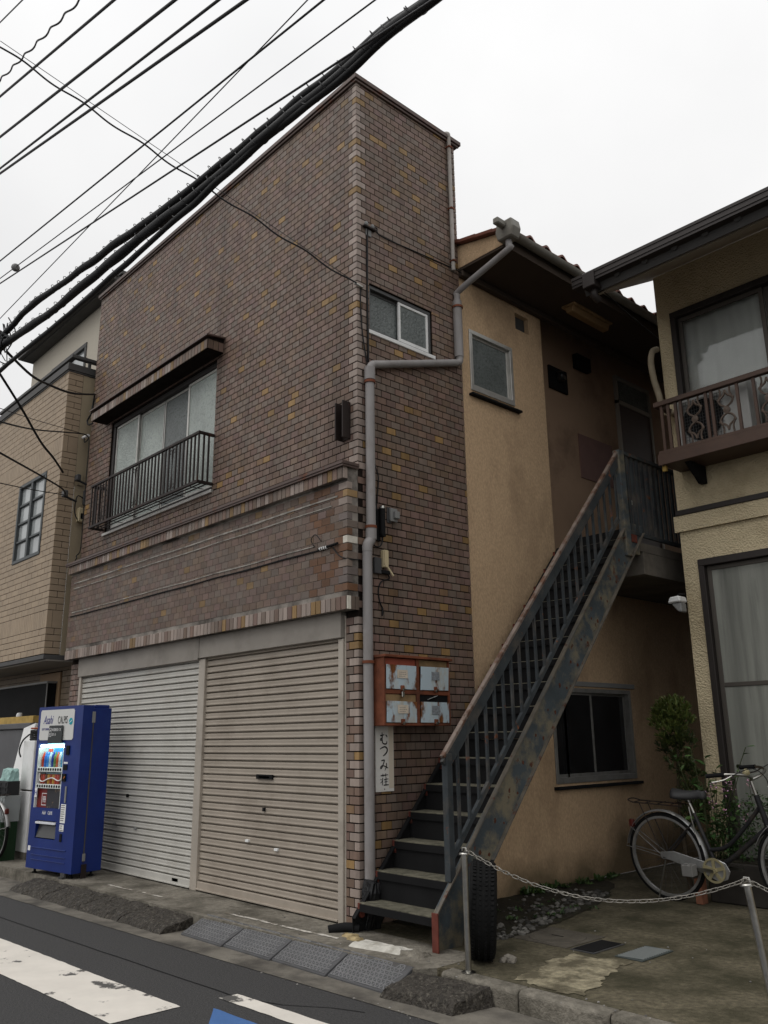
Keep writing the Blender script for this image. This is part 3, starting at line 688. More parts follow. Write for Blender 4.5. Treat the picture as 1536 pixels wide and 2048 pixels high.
# S-shaped roof tiles, one piece each, in courses up the slope
n = 10; prof = []
PITCH = .275
for i in range(n + 1):
    t = i / n
    prof.append((t * PITCH, .012 + .05 * max(0, math.sin(t * math.pi * 2 - .4)) - .004 * math.sin(t * math.pi)))
sl = math.atan2(.27, 1.39); vs = []
for d, dz in ((0, .006), (-.28, .0)):
    for a, b in prof: vs.append((d * math.cos(sl), a, b + dz - d * math.sin(sl)))
for a, b in prof: vs.append((0, a, b - .018))
fs = [(i, i + 1, n + 2 + i, n + 1 + i) for i in range(n)] + [(i, 2 * (n + 1) + i, 2 * (n + 1) + i + 1, i + 1) for i in range(n)]
me = bpy.data.meshes.new('roof_tile'); me.from_pydata(vs, [], fs); me.materials.append(m_rtile); me.polygons.foreach_set('use_smooth', [True] * len(fs)); me.set_sharp_from_angle(angle=math.radians(60))
for c_ in range(4):
    for j in range(29):
        inst('roof_tile', me, (EX + .10 - c_ * .23 * math.cos(sl), 1.40 + j * PITCH, 6.335 + c_ * .23 * math.sin(sl)), roof, rot=(0, random.uniform(-.01, .01), random.uniform(-.015, .015)))
# verge tiles seen edge-on
for c_ in range(4):
    MB().obox((EX + .02 - c_ * .23, 1.395, 6.355 + c_ * .052), (.125 * math.cos(sl), 0, -.125 * math.sin(sl)), (0, .03, 0), (0, 0, .022)).build('verge_tile', m_rtile, roof, bevel=.006)
# gutter with hopper head and downpipes
gm = MB()
pr = [(math.cos(a) * .055, math.sin(a) * .05) for a in [math.pi + i * math.pi / 8 for i in range(9)]]
pr2 = pr + [(q[0] * .9, q[1] * .9 + .002) for q in reversed(pr)]
gm.prism([(EX + .085 + a, 6.30 + b) for a, b in pr2], 1, 1.44, 9.0)
gut = gm.build('gutter', m_gutterpl, house, smooth=True, fix=True)
hop = MB()
hop.prism([(EX + .0, 6.19), (EX + .17, 6.19), (EX + .20, 6.29), (EX + .18, 6.39), (EX - .01, 6.39), (EX - .03, 6.29)], 1, 1.33, 1.47)
hop.box(EX + .05, EX + .12, 1.20, 1.33, 6.30, 6.37)
hop.build('hopper_head', m_gutterpl, gut, bevel=.012, fix=True)
MB().tube(smooth_path([(EX + .085, 1.40, 6.20), (EX + .085, 1.40, 6.13), (EX + .06, 1.395, 6.09), (.10, 1.335, 5.88), (.055, 1.33, 5.82), (.05, 1.33, 5.74)], 5), .033, 12).build('downpipe', m_pvc, house, smooth='all')
dp = MB()
dp.tube([(.05, 1.33, 5.76), (.05, 1.33, 5.13)], .047, 14)
dp.build('downpipe', m_pvc, house, smooth=True)
dp = MB(); dp.tube(smooth_path([(.055, 1.33, 5.18), (.055, 1.33, 5.09), (.055, 1.29, 5.055), (.055, 1.18, 5.02), (.055, .25, 4.72), (.055, .15, 4.69), (.055, .105, 4.64), (.055, .10, 4.55)], 5), .037, 12)
dp.tube([(.055, .10, 4.64), (.055, .10, 4.52)], .05, 14)
dp.build('downpipe', m_pvc, house, smooth=True)
dp = MB(); dp.tube([(.055, .10, 4.56), (.055, .10, 3.16)], .042, 14); dp.tube([(.055, .10, 3.16), (.055, .10, 3.04)], .048, 14)
dp.tube(smooth_path([(.055, .10, 3.10), (.055, .095, 3.04), (.055, .06, 2.99), (.055, .055, 2.93)], 5), .045, 12)
dp.build('downpipe', m_pvc, house, smooth=True)
dp = MB(); dp.tube([(.055, .055, 2.96), (.053, .06, .24)], .042, 14)
dp.build('downpipe', m_pvc, house, smooth=True)
for z in (4.5, 3.15, 2.0): MB().tube([(.055, .10 if z > 3 else .058, z - .012), (.055, .10 if z > 3 else .058, z + .012)], .052, 14).build('pipe_clamp', m_rust, house, smooth=True)
MB().tube([(.055, 1.33, 5.70), (.055, 1.33, 5.68)], .056, 14).build('pipe_clamp', m_rust, house, smooth=True)
ldp = MB(); ldp.tube([(.035, 1.31, 7.78), (.035, 1.31, 6.12)], .022, 10); ldp.tube(smooth_path([(.035, 1.31, 7.76), (.035, 1.30, 7.80), (.0, 1.28, 7.81)], 4), .024, 10)
ldp.build('downpipe', m_pvc_l, house, smooth=True)
for z in (7.62, 6.85, 6.22): MB().box(.0, .065, 1.283, 1.337, z, z + .02).build('pipe_clamp', m_rust, house, bevel=.003)
# upstairs door and fittings in the corridor
dy0, dy1 = 4.80, 5.66
d_ = MB()
for q in ((dy0, dy1, 6.02, 6.07), (dy0, dy1, 5.66, 5.72), (dy0, dy0 + .035, 3.3, 6.02), (dy1 - .035, dy1, 3.3, 6.02)): d_.box(RXW, RXW + .05, q[0], q[1], q[2], q[3])
m_dfr = M('door_frame_alu', (.30, .27, .23), .5, metal=.3)
d_ = d_.build('door', m_dfr, house, bevel=.003)
MB().box(RXW + .005, RXW + .03, dy0 + .035, dy1 - .035, 3.3, 5.66).build('door_leaf', M('brown_door', (.075, .05, .042), .5, noise_amt=.1), d_)
MB().box(RXW + .005, RXW + .02, dy0 + .035, dy1 - .035, 5.72, 6.02).build('transom_pane', m_frost_d, d_)
MB().lathe([(0, 0), (.03, .005), (.03, .03), (.0, .04)], (RXW + .03, dy0 + .10, 4.3), (1, 0, 0), 12).build('door_knob', m_steel, d_, smooth=True)
MB().box(RXW, RXW + .012, 3.88, 4.62, 4.45, 5.02).build('notice_board', M('maroon_board', (.20, .115, .10), .7, noise_amt=.1), house)

# ------------------------------------------------------------------ tan tiled neighbour on the left
lb = thing('neighbour_building', (-8.5, .5, 0), 'tan brick-tiled building with dark-framed eight-pane window left of the mauve-brown one', 'building')
LX, LY = -5.985, -.30
WLB = (-7.51, -6.46, 3.95, 5.17)
w = MB(); panel(w, 1, LY, (-13, LX, 2.52, 6.58), [WLB], .1, 1)
w.add([(LX, LY, 2.52), (LX, -.09, 2.52), (LX, -.09, 6.58), (LX, LY, 6.58)], [(0, 1, 2, 3)])
w.build('wall', m_grout, lb)
w = MB(); w.add([(LX + .002, -.09, 2.52), (LX + .002, 3, 2.52), (LX + .002, 3, 6.58), (LX + .002, -.09, 6.58)], [(0, 1, 2, 3)])
w.box(LX - .1, LX + .018, -.055, .02, 4.9, 5.05); w.build('side_wall', m_beige, lb)
TL = Tiler(); TAN = (.335, .255, .175)
z = 2.53; k = 0
while z < 6.56:
    sol = 2.86 < z < 3.1 or 5.33 < z < 5.5
    h = .235 if sol else .079
    z1 = min(z + h, 6.575)
    if sol:
        x = LX - .066
        TL.ell(z, z1, .062, .062, LX, LY, tint(TAN, random.uniform(.93, 1.06)))
        while x > -11:
            for r in clip((x - .060, x, z, z1), [tuple([WLB[0] - .005, WLB[1] + .005, WLB[2] - .005, WLB[3] + .005])]): TL.rect(1, LY, -1, r, tint(TAN, random.uniform(.93, 1.06)))
            x -= .0655
        TL.rect(0, LX, 1, (LY + .066, -.095, z, z1), tint(TAN, random.uniform(.9, 1.05)))
    else:
        la, lb_ = (.228, .10) if k % 2 else (.112, .205)
        TL.ell(z, z1, la, lb_, LX, LY, tint(TAN, random.uniform(.93, 1.06)))
        if k % 2: TL.rect(0, LX, 1, (LY + lb_ + .007, -.095, z, z1), tint(TAN, random.uniform(.9, 1.05)))
        x = LX - la - .007
        while x > -11:
            for r in clip((x - .228, x, z, z1), [tuple([WLB[0] - .005, WLB[1] + .005, WLB[2] - .005, WLB[3] + .005])]): TL.rect(1, LY, -1, r, tint(TAN, random.uniform(.92, 1.07)))
            x -= .235
    z = z1 + .007; k += 1
TL.emit('tile', lb, m_tano, m_tan, 300, lambda p: p.x > -9.6)
MB().box(-13, LX + .03, LY - .035, .4, 6.585, 6.69).box(-13, LX + .018, LY - .02, .38, 6.56, 6.584).build('coping', m_roofgrey, lb, bevel=.004)
rl = MB()
rl.box(LX - .08, LX, -.28, .9, 6.80, 6.85); rl.box(LX - .06, LX - .02, -.02, .02, 6.69, 6.80); rl.box(LX - .06, LX - .02, .5, .54, 6.69, 6.80); rl.box(-9.0, LX - .08, -.28, -.20, 6.80, 6.85)
rl.build('roof_rail', m_roofgrey, lb, bevel=.004)
# eight-pane window
x0, x1, z0, z1 = WLB; wf = MB()
for q in ((x0, x1, z0, z0 + .05), (x0, x1, z1 - .05, z1), (x0, x0 + .05, z0 + .05, z1 - .05), (x1 - .05, x1, z0 + .05, z1 - .05), ((x0 + x1) / 2 - .035, (x0 + x1) / 2 + .035, z0 + .05, z1 - .05)): wf.box(q[0], q[1], LY - .02, LY + .08, q[2], q[3])
wf = wf.build('window', M('slate_frame', (.075, .082, .085), .5, metal=.2), lb, bevel=.004)
for i in range(2):
    xa = x0 + .05 if i == 0 else (x0 + x1) / 2 + .035; xb = (x0 + x1) / 2 - .035 if i == 0 else x1 - .05
    for j in range(4):
        za, zb = lerp(z0 + .05, z1 - .05, j / 4), lerp(z0 + .05, z1 - .05, (j + 1) / 4)
        MB().box(xa, xb, LY + .025, LY + .03, za, zb).build('pane', M('pale_sky_glass', (.36, .38, .38), .12, spec=.7, noise_amt=.25, nscale=1.5) if (i, j) == (0, 0) else bpy.data.materials['pale_sky_glass'], wf)
        if j: MB().box(xa, xb, LY - .005, LY + .05, za - .016, za + .016).build('glazing_bar', bpy.data.materials['slate_frame'], wf, bevel=.003)
# overhang and recessed ground floor
MB().box(-13, LX + .006, LY - .006, .5, 2.46, 2.52).build('overhang_edge', m_roofgrey, lb, bevel=.004)
MB().box(-13, LX, LY + .03, .55, 2.44, 2.459).build('overhang_soffit', M('grey_soffit', (.22, .20, .175), .9), lb)
w = MB(); panel(w, 1, .36, (-13, -5.78, 0, 2.45), [(-8.5, -7.8, 0, 2.25)], .6, 1); w.build('ground_floor_wall', m_grout, lb)
TG = Tiler(); z = .02; k = 0
while z < 2.42:
    x = -5.79 - (.0 if k % 2 else .12)
    while x > -9.5:
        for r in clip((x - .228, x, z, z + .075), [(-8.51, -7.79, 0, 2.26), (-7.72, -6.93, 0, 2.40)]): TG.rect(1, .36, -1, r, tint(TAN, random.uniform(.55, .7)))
        x -= .235
    z += .082; k += 1
TG.emit('ground_floor_tile', lb, m_tano, m_tan, 60, lambda p: p.x > -7.0 and p.z > 1.6)
MB().box(-7.70, -6.95, .33, .36, 0, 2.38).build('door', M('tan_door', (.30, .20, .115), .6, noise_amt=.08), lb, bevel=.004)
MB().box(-8.49, -7.81, .90, .92, 0, 2.25).build('dark_doorway', m_black, lb)
# set-back upper storey
w = MB(); panel(w, 1, .9, (-11.1, -5.0, 6.5, 9.1), [(-10.0, -8.42, 6.6, 8.33)], .1, 1)
w.add([(-11.1, .9, 6.5), (-11.1, 5, 6.5), (-11.1, 5, 9.1), (-11.1, .9, 9.1)], [(0, 1, 2, 3)]); w.build('upper_wall', m_cream_w, lb)
wf = MB()
for q in ((-10.0, -8.42, 8.25, 8.33), (-10, -9.93, 6.6, 8.25), (-8.49, -8.42, 6.6, 8.25), (-9.25, -9.17, 6.6, 8.25)): wf.box(q[0], q[1], .88, .98, q[2], q[3])
wf = wf.build('window', m_roofgrey, lb, bevel=.004)
MB().box(-9.93, -9.25, .95, .955, 6.6, 8.25).build('pane', bpy.data.materials['pale_sky_glass'], wf); MB().box(-9.17, -8.49, .93, .935, 6.6, 8.25).build('pane', bpy.data.materials['pale_sky_glass'], wf)
rf = MB().prism([(.70, 8.86), (.70, 8.95), (3.0, 9.5), (6, 8.9), (6, 8.8), (.9, 8.86)], 0, -11.15, -7.0).build('roof', m_roofgrey, lb, fix=True)
for i, (yy, zz) in enumerate(((.62, 8.88), (.66, 8.955), (.80, 9.03))): MB().box(-11.2 + i * .8, -6.98, yy, yy + .1, zz, zz + .075).build('eave_board', m_roofgrey, rf, bevel=.01)

# ------------------------------------------------------------------ stuccoed house on the right
rh = thing('stucco_house', (3, 5, 0), 'yellow-beige pebbled-stucco house with brown balcony and dark roof, right of the metal stairs', 'house')
RX, RY = 1.205, 3.30
LWIN = (1.37, 4.3, .15, 3.07); UWIN = (1.36, 4.0, 4.15, 5.78)
w = MB(); panel(w, 1, RY, (RX, 9, 0, 6.285), [LWIN, UWIN], .12, 1)
w.build('wall', m_ystucco, rh)
w = MB(); w.add([(RX, RY, 0), (RX, 9, 0), (RX, 9, 6.3), (RX, 6, 7.7), (RX, RY, 6.28)], [(0, 1, 2, 3, 4)]); w.build('side_wall', M('grey_side_stucco', (.12, .095, .07), .9, noise_amt=.1), rh)
MB().box(RX - .035, 9, RY - .035, RY - .001, 3.38, 3.545).build('belt', m_ystucco, rh)
MB().box(RX - .005, 9, RY - .05, RY - .001, 3.546, 3.60).build('belt_cap', m_bronze, rh, bevel=.004)
m_glass = bpy.data.materials.new('clear_glass'); m_glass.use_nodes = True
t_ = m_glass.node_tree; t_.nodes.clear()
tr = t_.nodes.new('ShaderNodeBsdfTransparent'); tr.inputs[0].default_value = (.86, .87, .86, 1); gl = t_.nodes.new('ShaderNodeBsdfGlossy'); gl.inputs['Roughness'].default_value = .03
fr = t_.nodes.new('ShaderNodeFresnel'); fr.inputs[0].default_value = 1.5
mxx = t_.nodes.new('ShaderNodeMixShader'); om = t_.nodes.new('ShaderNodeOutputMaterial')
t_.links.new(fr.outputs[0], mxx.inputs[0]); t_.links.new(tr.outputs[0], mxx.inputs[1]); t_.links.new(gl.outputs[0], mxx.inputs[2]); t_.links.new(mxx.outputs[0], om.inputs[0])
def curtain(x0, x1, y, z0, z1, mat, parent, seed, amp=.03, name='curtain'):
    n = 120; vs = []
    for i in range(n + 1):
        x = lerp(x0, x1, i / n)
        for z, k in ((z0, 1.0), ((z0 + z1) / 2, .9), (z1, .55)):
            vs.append((x, y + amp * k * (math.sin(x * 31 + seed) * .6 + noise.noise(Vector((x * 9, seed, z * .4))) * 1.1), z))
    fs = [(3 * i + j, 3 * i + 3 + j, 3 * i + 4 + j, 3 * i + 1 + j) for i in range(n) for j in range(2)]
    MB().add(vs, fs).build(name, mat, parent, smooth='all')
def bigwin(r, cols, rails, cmat, seed, gmat):
    x0, x1, z0, z1 = r; f_ = MB()
    for q in ((x0, x1, z0, z0 + .06), (x0, x1, z1 - .07, z1), (x0, x0 + .06, z0 + .06, z1 - .07), (x1 - .06, x1, z0 + .06, z1 - .07)): f_.box(q[0], q[1], RY - .03, RY + .10, q[2], q[3])
    wn_ = f_.build('window', m_bronze, rh, bevel=.005)
    for i in range(len(cols) - 1):
        a, b = cols[i], cols[i + 1]; yy = RY + .03 + .03 * (i % 2)
        g_ = MB(); sash(g_, 1, yy, yy + .025, (a, b, z0 + .06, z1 - .07), .045)
        for zz in rails: g_.box(a + .045, b - .045, yy, yy + .025, zz - .02, zz + .02)
        g_.build('sash', bpy.data.materials['greybrown_sash'], wn_, bevel=.003)
        MB().box(a + .03, b - .03, yy + .010, yy + .014, z0 + .08, z1 - .09).build('pane', gmat, wn_)
    curtain(x0 + .05, x1, RY + .115, z0 + .03, z1 - .03, cmat, wn_, seed)
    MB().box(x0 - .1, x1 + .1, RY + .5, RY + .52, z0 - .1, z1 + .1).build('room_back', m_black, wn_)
M('greybrown_sash', (.085, .075, .065), .45, metal=.3)
m_lowglass = M('patterned_grey_glass', (.20, .205, .18), .38, spec=.4, noise_amt=.28, nscale=2.6, stretch=(3.2, 1, .18), bump=.3, bscale=150, dirt=(.09, .09, .08), dirt_amt=.7, dscale=3)
m_curt = M('grey_lace_curtain', (.40, .40, .36), .95, noise_amt=.12, nscale=2.5, stretch=(3, 1, .3))
bigwin(LWIN, [1.43, 2.55, 4.24], [1.845], m_curt, 2.0, m_lowglass)
bigwin(UWIN, [1.42, 2.33, 3.94], [], m_fabric, 5.0, m_glass)
# roof, soffit following the slope, rake board, box gutter
TS = .53
def rz(y): return 5.79 + TS * (y - 2.35)
MB().prism([(2.35, rz(2.35)), (6.0, rz(6.0)), (6.0, rz(6.0) + .02), (2.35, rz(2.35) + .02)], 0, .985, 9).build('soffit', m_psoffit, rh, fix=True)
rr = MB().prism([(2.31, rz(2.31) + .022), (6.0, rz(6.0) + .022), (6.0, rz(6) + .13), (2.27, rz(2.27) + .13)], 0, .97, 9).build('roof', m_roofgrey, rh, fix=True)
for i in range(24):
    MB().tube([(1.06 + i * .31, 2.25, rz(2.25) + .13), (1.06 + i * .31, 6.0, rz(6.0) + .13)], .035, 8).build('roof_roll', m_roofgrey, rr, smooth=True)
m_bg = M('brown_box_gutter', (.032, .026, .024), .45, noise_amt=.1)
gt = MB().prism([(2.19, 5.865), (2.34, 5.865), (2.34, 5.955), (2.32, 5.955), (2.32, 5.885), (2.21, 5.885), (2.21, 5.975), (2.19, 5.975)], 0, .885, 9).box(.885, 9, 2.182, 2.19, 5.895, 5.915).box(.885, 9, 2.182, 2.19, 5.950, 5.98).build('gutter', m_bg, rh, fix=True)
MB().box(1.02, 1.16, 2.165, 2.36, 5.80, 5.97).build('gutter_outlet', m_bg, gt, bevel=.008)
MB().tube(smooth_path([(1.09, 2.27, 5.80), (1.09, 2.27, 5.74), (1.10, 2.33, 5.70)], 4), .04, 10).build('gutter_spout', m_bg, gt, smooth=True)
# balcony
bal = MB().box(1.29, 5.2, 2.88, 3.29, 4.00, 4.09).box(1.28, 5.2, 2.865, 2.88, 3.985, 4.10).build('balcony', M('brown_balcony_paint', (.072, .042, .030), .55, spec=.3, noise_amt=.15, dirt=(.04, .026, .02), dirt_amt=.5, dscale=4), rh, bevel=.004)
m_bal = bpy.data.materials['brown_balcony_paint']
MB().box(1.285, 5.2, 2.865, 2.925, 4.605, 4.655).box(1.285, 1.335, 2.925, 3.29, 4.605, 4.655).box(1.29, 5.2, 2.875, 2.915, 4.10, 4.135).build('balcony_rail', m_bal, bal, bevel=.004)
me = MB().box(-.014, .014, -.011, .011, -.235, .235).mesh('balcony_bar'); me.materials.append(m_bal)
for x in (1.36, 1.43, 1.51, 1.565, 1.83, 1.885, 2.14, 2.30, 2.53, 2.58, 2.85, 2.9, 3.2): inst('balcony_bar', me, (x, 2.895, 4.37), bal)
m_cast = M('cast_ornament', (.085, .062, .048), .6, noise_amt=.3, nscale=20)
for xc in (1.70, 2.02, 2.42):
    s_ = MB()
    for sx in (-1, 1):
        for sz in (-1, 1):
            s_.tube(smooth_path([(xc, 2.895, 4.37 + sz * .03), (xc + sx * .05, 2.895, 4.37 + sz * .06), (xc + sx * .07, 2.895, 4.37 + sz * .11), (xc + sx * .02, 2.895, 4.37 + sz * .15), (xc, 2.895, 4.37 + sz * .20)], 4), .011, 5)
            s_.tube(smooth_path([(xc + sx * .07, 2.895, 4.37 + sz * .11), (xc + sx * .045, 2.895, 4.37 + sz * .17), (xc + sx * .05, 2.895, 4.37 + sz * .225)], 4), .010, 5)
            s_.lathe([(0, -.012), (.016, -.006), (.016, .006), (0, .012)], (xc + sx * .07, 2.895, 4.37 + sz * .11), (0, 1, 0), 8)
    s_.lathe([(0, -.014), (.035, -.008), (.035, .008), (0, .014)], (xc, 2.895, 4.37), (0, 1, 0), 10)
    s_.build('cast_ornament', m_cast, bal, smooth=True)
MB().box(1.30, 1.34, 2.90, 2.93, 3.93, 3.985).build('balcony_bracket', M('ochre_bracket', (.30, .20, .05), .6), bal)
MB().prism([(2.98, 3.999), (3.29, 3.999), (3.29, 3.82), (3.22, 3.82)], 0, 1.50, 1.56).build('balcony_bracket', m_black, bal, fix=True)
# air conditioner standing on the balcony, and its lagged hose
ac = thing('air_conditioner', (1.85, 3.08, 4.09), 'white outdoor air-conditioner unit standing on the brown balcony', 'air conditioner')
MB().box(1.46, 2.20, 2.98, 3.23, 4.10, 4.70).build('casing', M('greyed_white_casing', (.36, .36, .345), .5, noise_amt=.06), ac, bevel=.008)
gr = MB().box(1.47, 2.19, 2.972, 2.98, 4.64, 4.67).build('top_grille', m_grey, ac)
wire_ = MB()
for i in range(16): wire_.box(1.53 + i * .027, 1.533 + i * .027, 2.962, 2.966, 4.16, 4.60)
for i in range(14): wire_.box(1.51, 1.96, 2.966, 2.969, 4.165 + i * .033, 4.168 + i * .033)
wire_.build('fan_guard', m_dkgrey, ac)
MB().lathe([(0, 0), (.20, 0), (.21, .006), (.0, .006)], (1.74, 2.979, 4.38), (0, -1, 0), 28).build('fan_opening', m_black, ac)
tag(MB().tube(smooth_path([(1.185, 3.27, 5.42), (1.165, 3.20, 5.38), (1.15, 3.17, 5.25), (1.16, 3.18, 5.05), (1.18, 3.21, 4.88), (1.20, 3.22, 4.72), (1.26, 3.20, 4.64), (1.40, 3.15, 4.60)], 6), .033, 10).build('lagged_hose', M('hose_tape', (.27, .225, .16), .8, noise_amt=.15, nscale=12, bump=.5, bscale=50), None, smooth='all'), 'beige taped hose rising up the house corner from the air conditioner', 'hose')

# ------------------------------------------------------------------ steel staircase
st = thing('metal_staircase', (.5, 0, 0), 'rusty blue-grey steel staircase with open treads climbing beside the rendered wall', 'staircase')
RISE, RUN, NST = .205, .1835, 16
SA = math.atan2(RISE, RUN); sn, cs = math.sin(SA), math.cos(SA)
m_flange = M('worn_flange', (.115, .10, .08), .65, noise_amt=.3, nscale=9, dirt=(.06, .07, .075), dirt_amt=.8, dscale=5, rust=(.12, .05, .03), rust_amt=.42, rscale=9)
def line_z(y): return (y + .14) * (RISE / RUN) + .24      # top edge of the stringers
VT = .392
def stringer(xa, xb, mat, out):
    y1 = 2.74; dz = 0 if out else .13
    def line_z(y): return (y + .14) * (RISE / RUN) + .24 - dz
    poly = [(-.15, 0.0), (-.15, .24 - dz), (y1, line_z(y1)), (y1 + .28, line_z(y1)), (y1 + .28, line_z(y1 + .28) - VT), (.19, line_z(.19) - VT), (.12, 0.0)]
    s_ = MB().prism(poly, 0, xa, xb).build('stringer', mat, st, fix=True)
    fl = MB(); xo0, xo1 = (xa, xb + .030) if out else (xa - .0, xb + .03)
    for off in (0, -VT):
        p, q = Vector(((xo0 + xo1) / 2, -.15 if off == 0 else .19, 0)), Vector(((xo0 + xo1) / 2, y1 if off == 0 else y1 + .28, 0))
        p.z = line_z(p.y) + off; q.z = line_z(q.y) + off
        fl.bar(p, q, xo1 - xo0, .012, up=(0, -sn, cs))
    fl.build('stringer_flange', m_flange if out else mat, s_)
    return s_
so_ = stringer(.93, .94, m_stair, True)
MB().box(.925, .985, -.162, -.151, 0, .245).build('stringer_end', m_redlead, so_, bevel=.002)
si = stringer(.085, .093, m_black, False)
# cleats of bare red primer where each tread meets the stringers
mb = MB()
for i in range(NST):
    y, z = -.10 + i * RUN, (i + 1) * RISE
    t = MB(); nx = 14
    vs = []
    for k, (dy, dz) in enumerate(((0, -.045), (0, -.004), (.012, 0), (.235, 0), (.235, -.045))):
        for j in range(nx + 1):
            x = lerp(.1, .925, j / nx); e = .006 * noise.noise(Vector((x * 9, i * 3.1, 1))) if k < 3 else 0
            vs.append((x, y + dy + e, z + dz + (.004 * noise.noise(Vector((x * 14, i * 5, k))) if 0 < k < 4 else 0)))
    fs = [(k * (nx + 1) + j, k * (nx + 1) + j + 1, (k + 1) * (nx + 1) + j + 1, (k + 1) * (nx + 1) + j) for k in range(4) for j in range(nx)]
    t.add(vs, fs)
    tr_ = t.build('tread', m_tread, st)
    MB().box(.095, .93, y + .003, y + .235, z - .06, z - .045).box(.125, .90, y - .012, y - .006, z - .06, z - .008).build('tread_tray', m_black, tr_)
    MB().box(.095, .929, y + .19, y + .196, z + .001, z + RISE - .061).build('tread_back_sheet', m_black, tr_)  # black sheet filling the gap at the back of each tread
    for xa, xb in ((.094, .125), (.90, .929)): MB().prism([(y - .004, z - .004), (y + .055, z - .004), (y + .04, z - .10), (y + .012, z - .105), (y - .004, z - .08)], 0, xa, xb).build('tread_cleat', m_redlead, tr_, fix=True)
m_rspot = M('dark_rust_spot', (.075, .028, .016), .9, noise_amt=.4, nscale=40)
for i in range(1, NST - 1):
    for q in (.075, .175):
        y, z = -.10 + i * RUN + q, (i + 1) * RISE - .035 - (.02 if q > .1 else 0)
        if z > line_z(y) - .03 or z < line_z(y) - VT + .04: continue
        k_ = 9; r0 = random.uniform(.010, .018)
        ring = [(.9412, y + r0 * random.uniform(.6, 1.2) * math.cos(2 * math.pi * j / k_), z + r0 * random.uniform(.7, 1.5) * math.sin(2 * math.pi * j / k_)) for j in range(k_)]
        MB().add(ring + [(.944, y, z)], [(j, (j + 1) % k_, k_) for j in range(k_)]).build('rusty_bolt', m_rspot, so_)
# railing on the open side
XR = .935
def hz(y): return (y - .02) * 1.082 + 1.30
def bz(y): return y * 1.135 + .515
rail = MB().bar((XR, -.02, hz(-.02)), (XR, 2.68, hz(2.68)), .040, .026, up=(0, -sn, cs)).build('handrail', m_handrail, st, bevel=.004)
MB().bar((XR, .0, hz(.0) - .082), (XR, 2.68, hz(2.68) - .082), .030, .085, up=(0, -sn, cs)).build('handrail_band', m_stair_d, rail)
MB().bar((XR, .03, bz(.03)), (XR, 2.60, bz(2.60)), .03, .035, up=(0, -sn, cs)).build('bottom_rail', m_stair_d, st)
MB().box(XR - .028, XR + .028, .0, .056, .42, hz(.02) - .02).build('railing_post', m_stair_d, st, bevel=.003)
nb = 23
for i in range(nb):
    y = lerp(.14, 2.60, i / (nb - 1)); MB().box(XR - .010, XR + .010, y - .010, y + .010, bz(y) - .0, hz(y) - .08).build('baluster', m_stair_d, st)
MB().box(XR - .035, XR + .035, 2.66, 2.76, 3.10, 4.20).build('railing_post', m_stair, st, bevel=.004)
# landing
land = MB().box(RXW + .01, .93, 2.98, 6.6, 3.19, 3.285).box(.0, .93, 3.02, 6.6, 2.96, 3.189).build('landing', M('stained_concrete', (.13, .115, .095), .9, noise_amt=.2, nscale=3, dirt=(.05, .045, .04), dirt_amt=.7, dscale=2), st, bevel=.004)
MB().box(RXW + .01, .925, 2.845, 2.979, 3.15, 3.285).build('landing_beam', m_stair, land, bevel=.003)
MB().bar((XR, 2.70, 4.19), (XR, 5.6, 4.19), .05, .04).build('landing_rail', m_stair_d, st, bevel=.003)
MB().bar((XR, 2.76, 3.36), (XR, 5.6, 3.36), .03, .04).build('landing_rail', m_stair_d, st, bevel=.003)
for i in range(26):
    y = 2.84 + i * .098; MB().box(XR - .012, XR + .012, y - .02, y + .02, 3.38, 4.175).build('baluster', m_stair_d, st)
MB().box(.90, .95, 2.80, 2.90, 3.26, 3.34).build('red_patch_plate', m_redlead, st)

# ------------------------------------------------------------------ things fixed to the tiled side wall
mbx = thing('mailbox_unit', (.1, .5, 1.49), 'rusty four-door mailbox with pale blue doors on the tiled side wall', 'mailbox')
X1 = .19; Y0, Y1, Z0, Z1 = .105, .885, 1.49, 2.035
b = MB()
b.box(.012, X1, Y0, Y0 + .02, Z0, Z1); b.box(.012, X1, Y1 - .02, Y1, Z0, Z1); b.box(.012, X1 + .03, Y0 - .012, Y1 + .012, Z1, Z1 + .022); b.box(.012, X1, Y0 + .02, Y1 - .02, Z0, Z0 + .02)
b.box(.012, .022, Y0 + .02, Y1 - .02, Z0 + .02, Z1); ym = (Y0 + Y1) / 2; zm = (Z0 + Z1) / 2
b.box(.022, X1, ym - .018, ym + .018, Z0 + .02, Z1); b.box(.022, X1 - .002, Y0 + .02, ym - .018, zm - .02, zm + .015); b.box(.022, X1 - .002, ym + .018, Y1 - .02, zm - .02, zm + .015)
b.build('case', m_rust, mbx, bevel=.003)
m_prim = M('red_primer_panel', (.30, .075, .045), .7, noise_amt=.15, nscale=8)
m_tanp = M('tan_panel', (.26, .17, .085), .8, noise_amt=.3, nscale=8)
m_paper = M('faded_paper_label', (.60, .52, .42), .8, noise_amt=.1, nscale=20)
m_paperg = M('grey_paper_label', (.24, .26, .28), .8, noise_amt=.35, nscale=50)
m_scrawl = M('faint_pencil', (.16, .15, .15), .8)
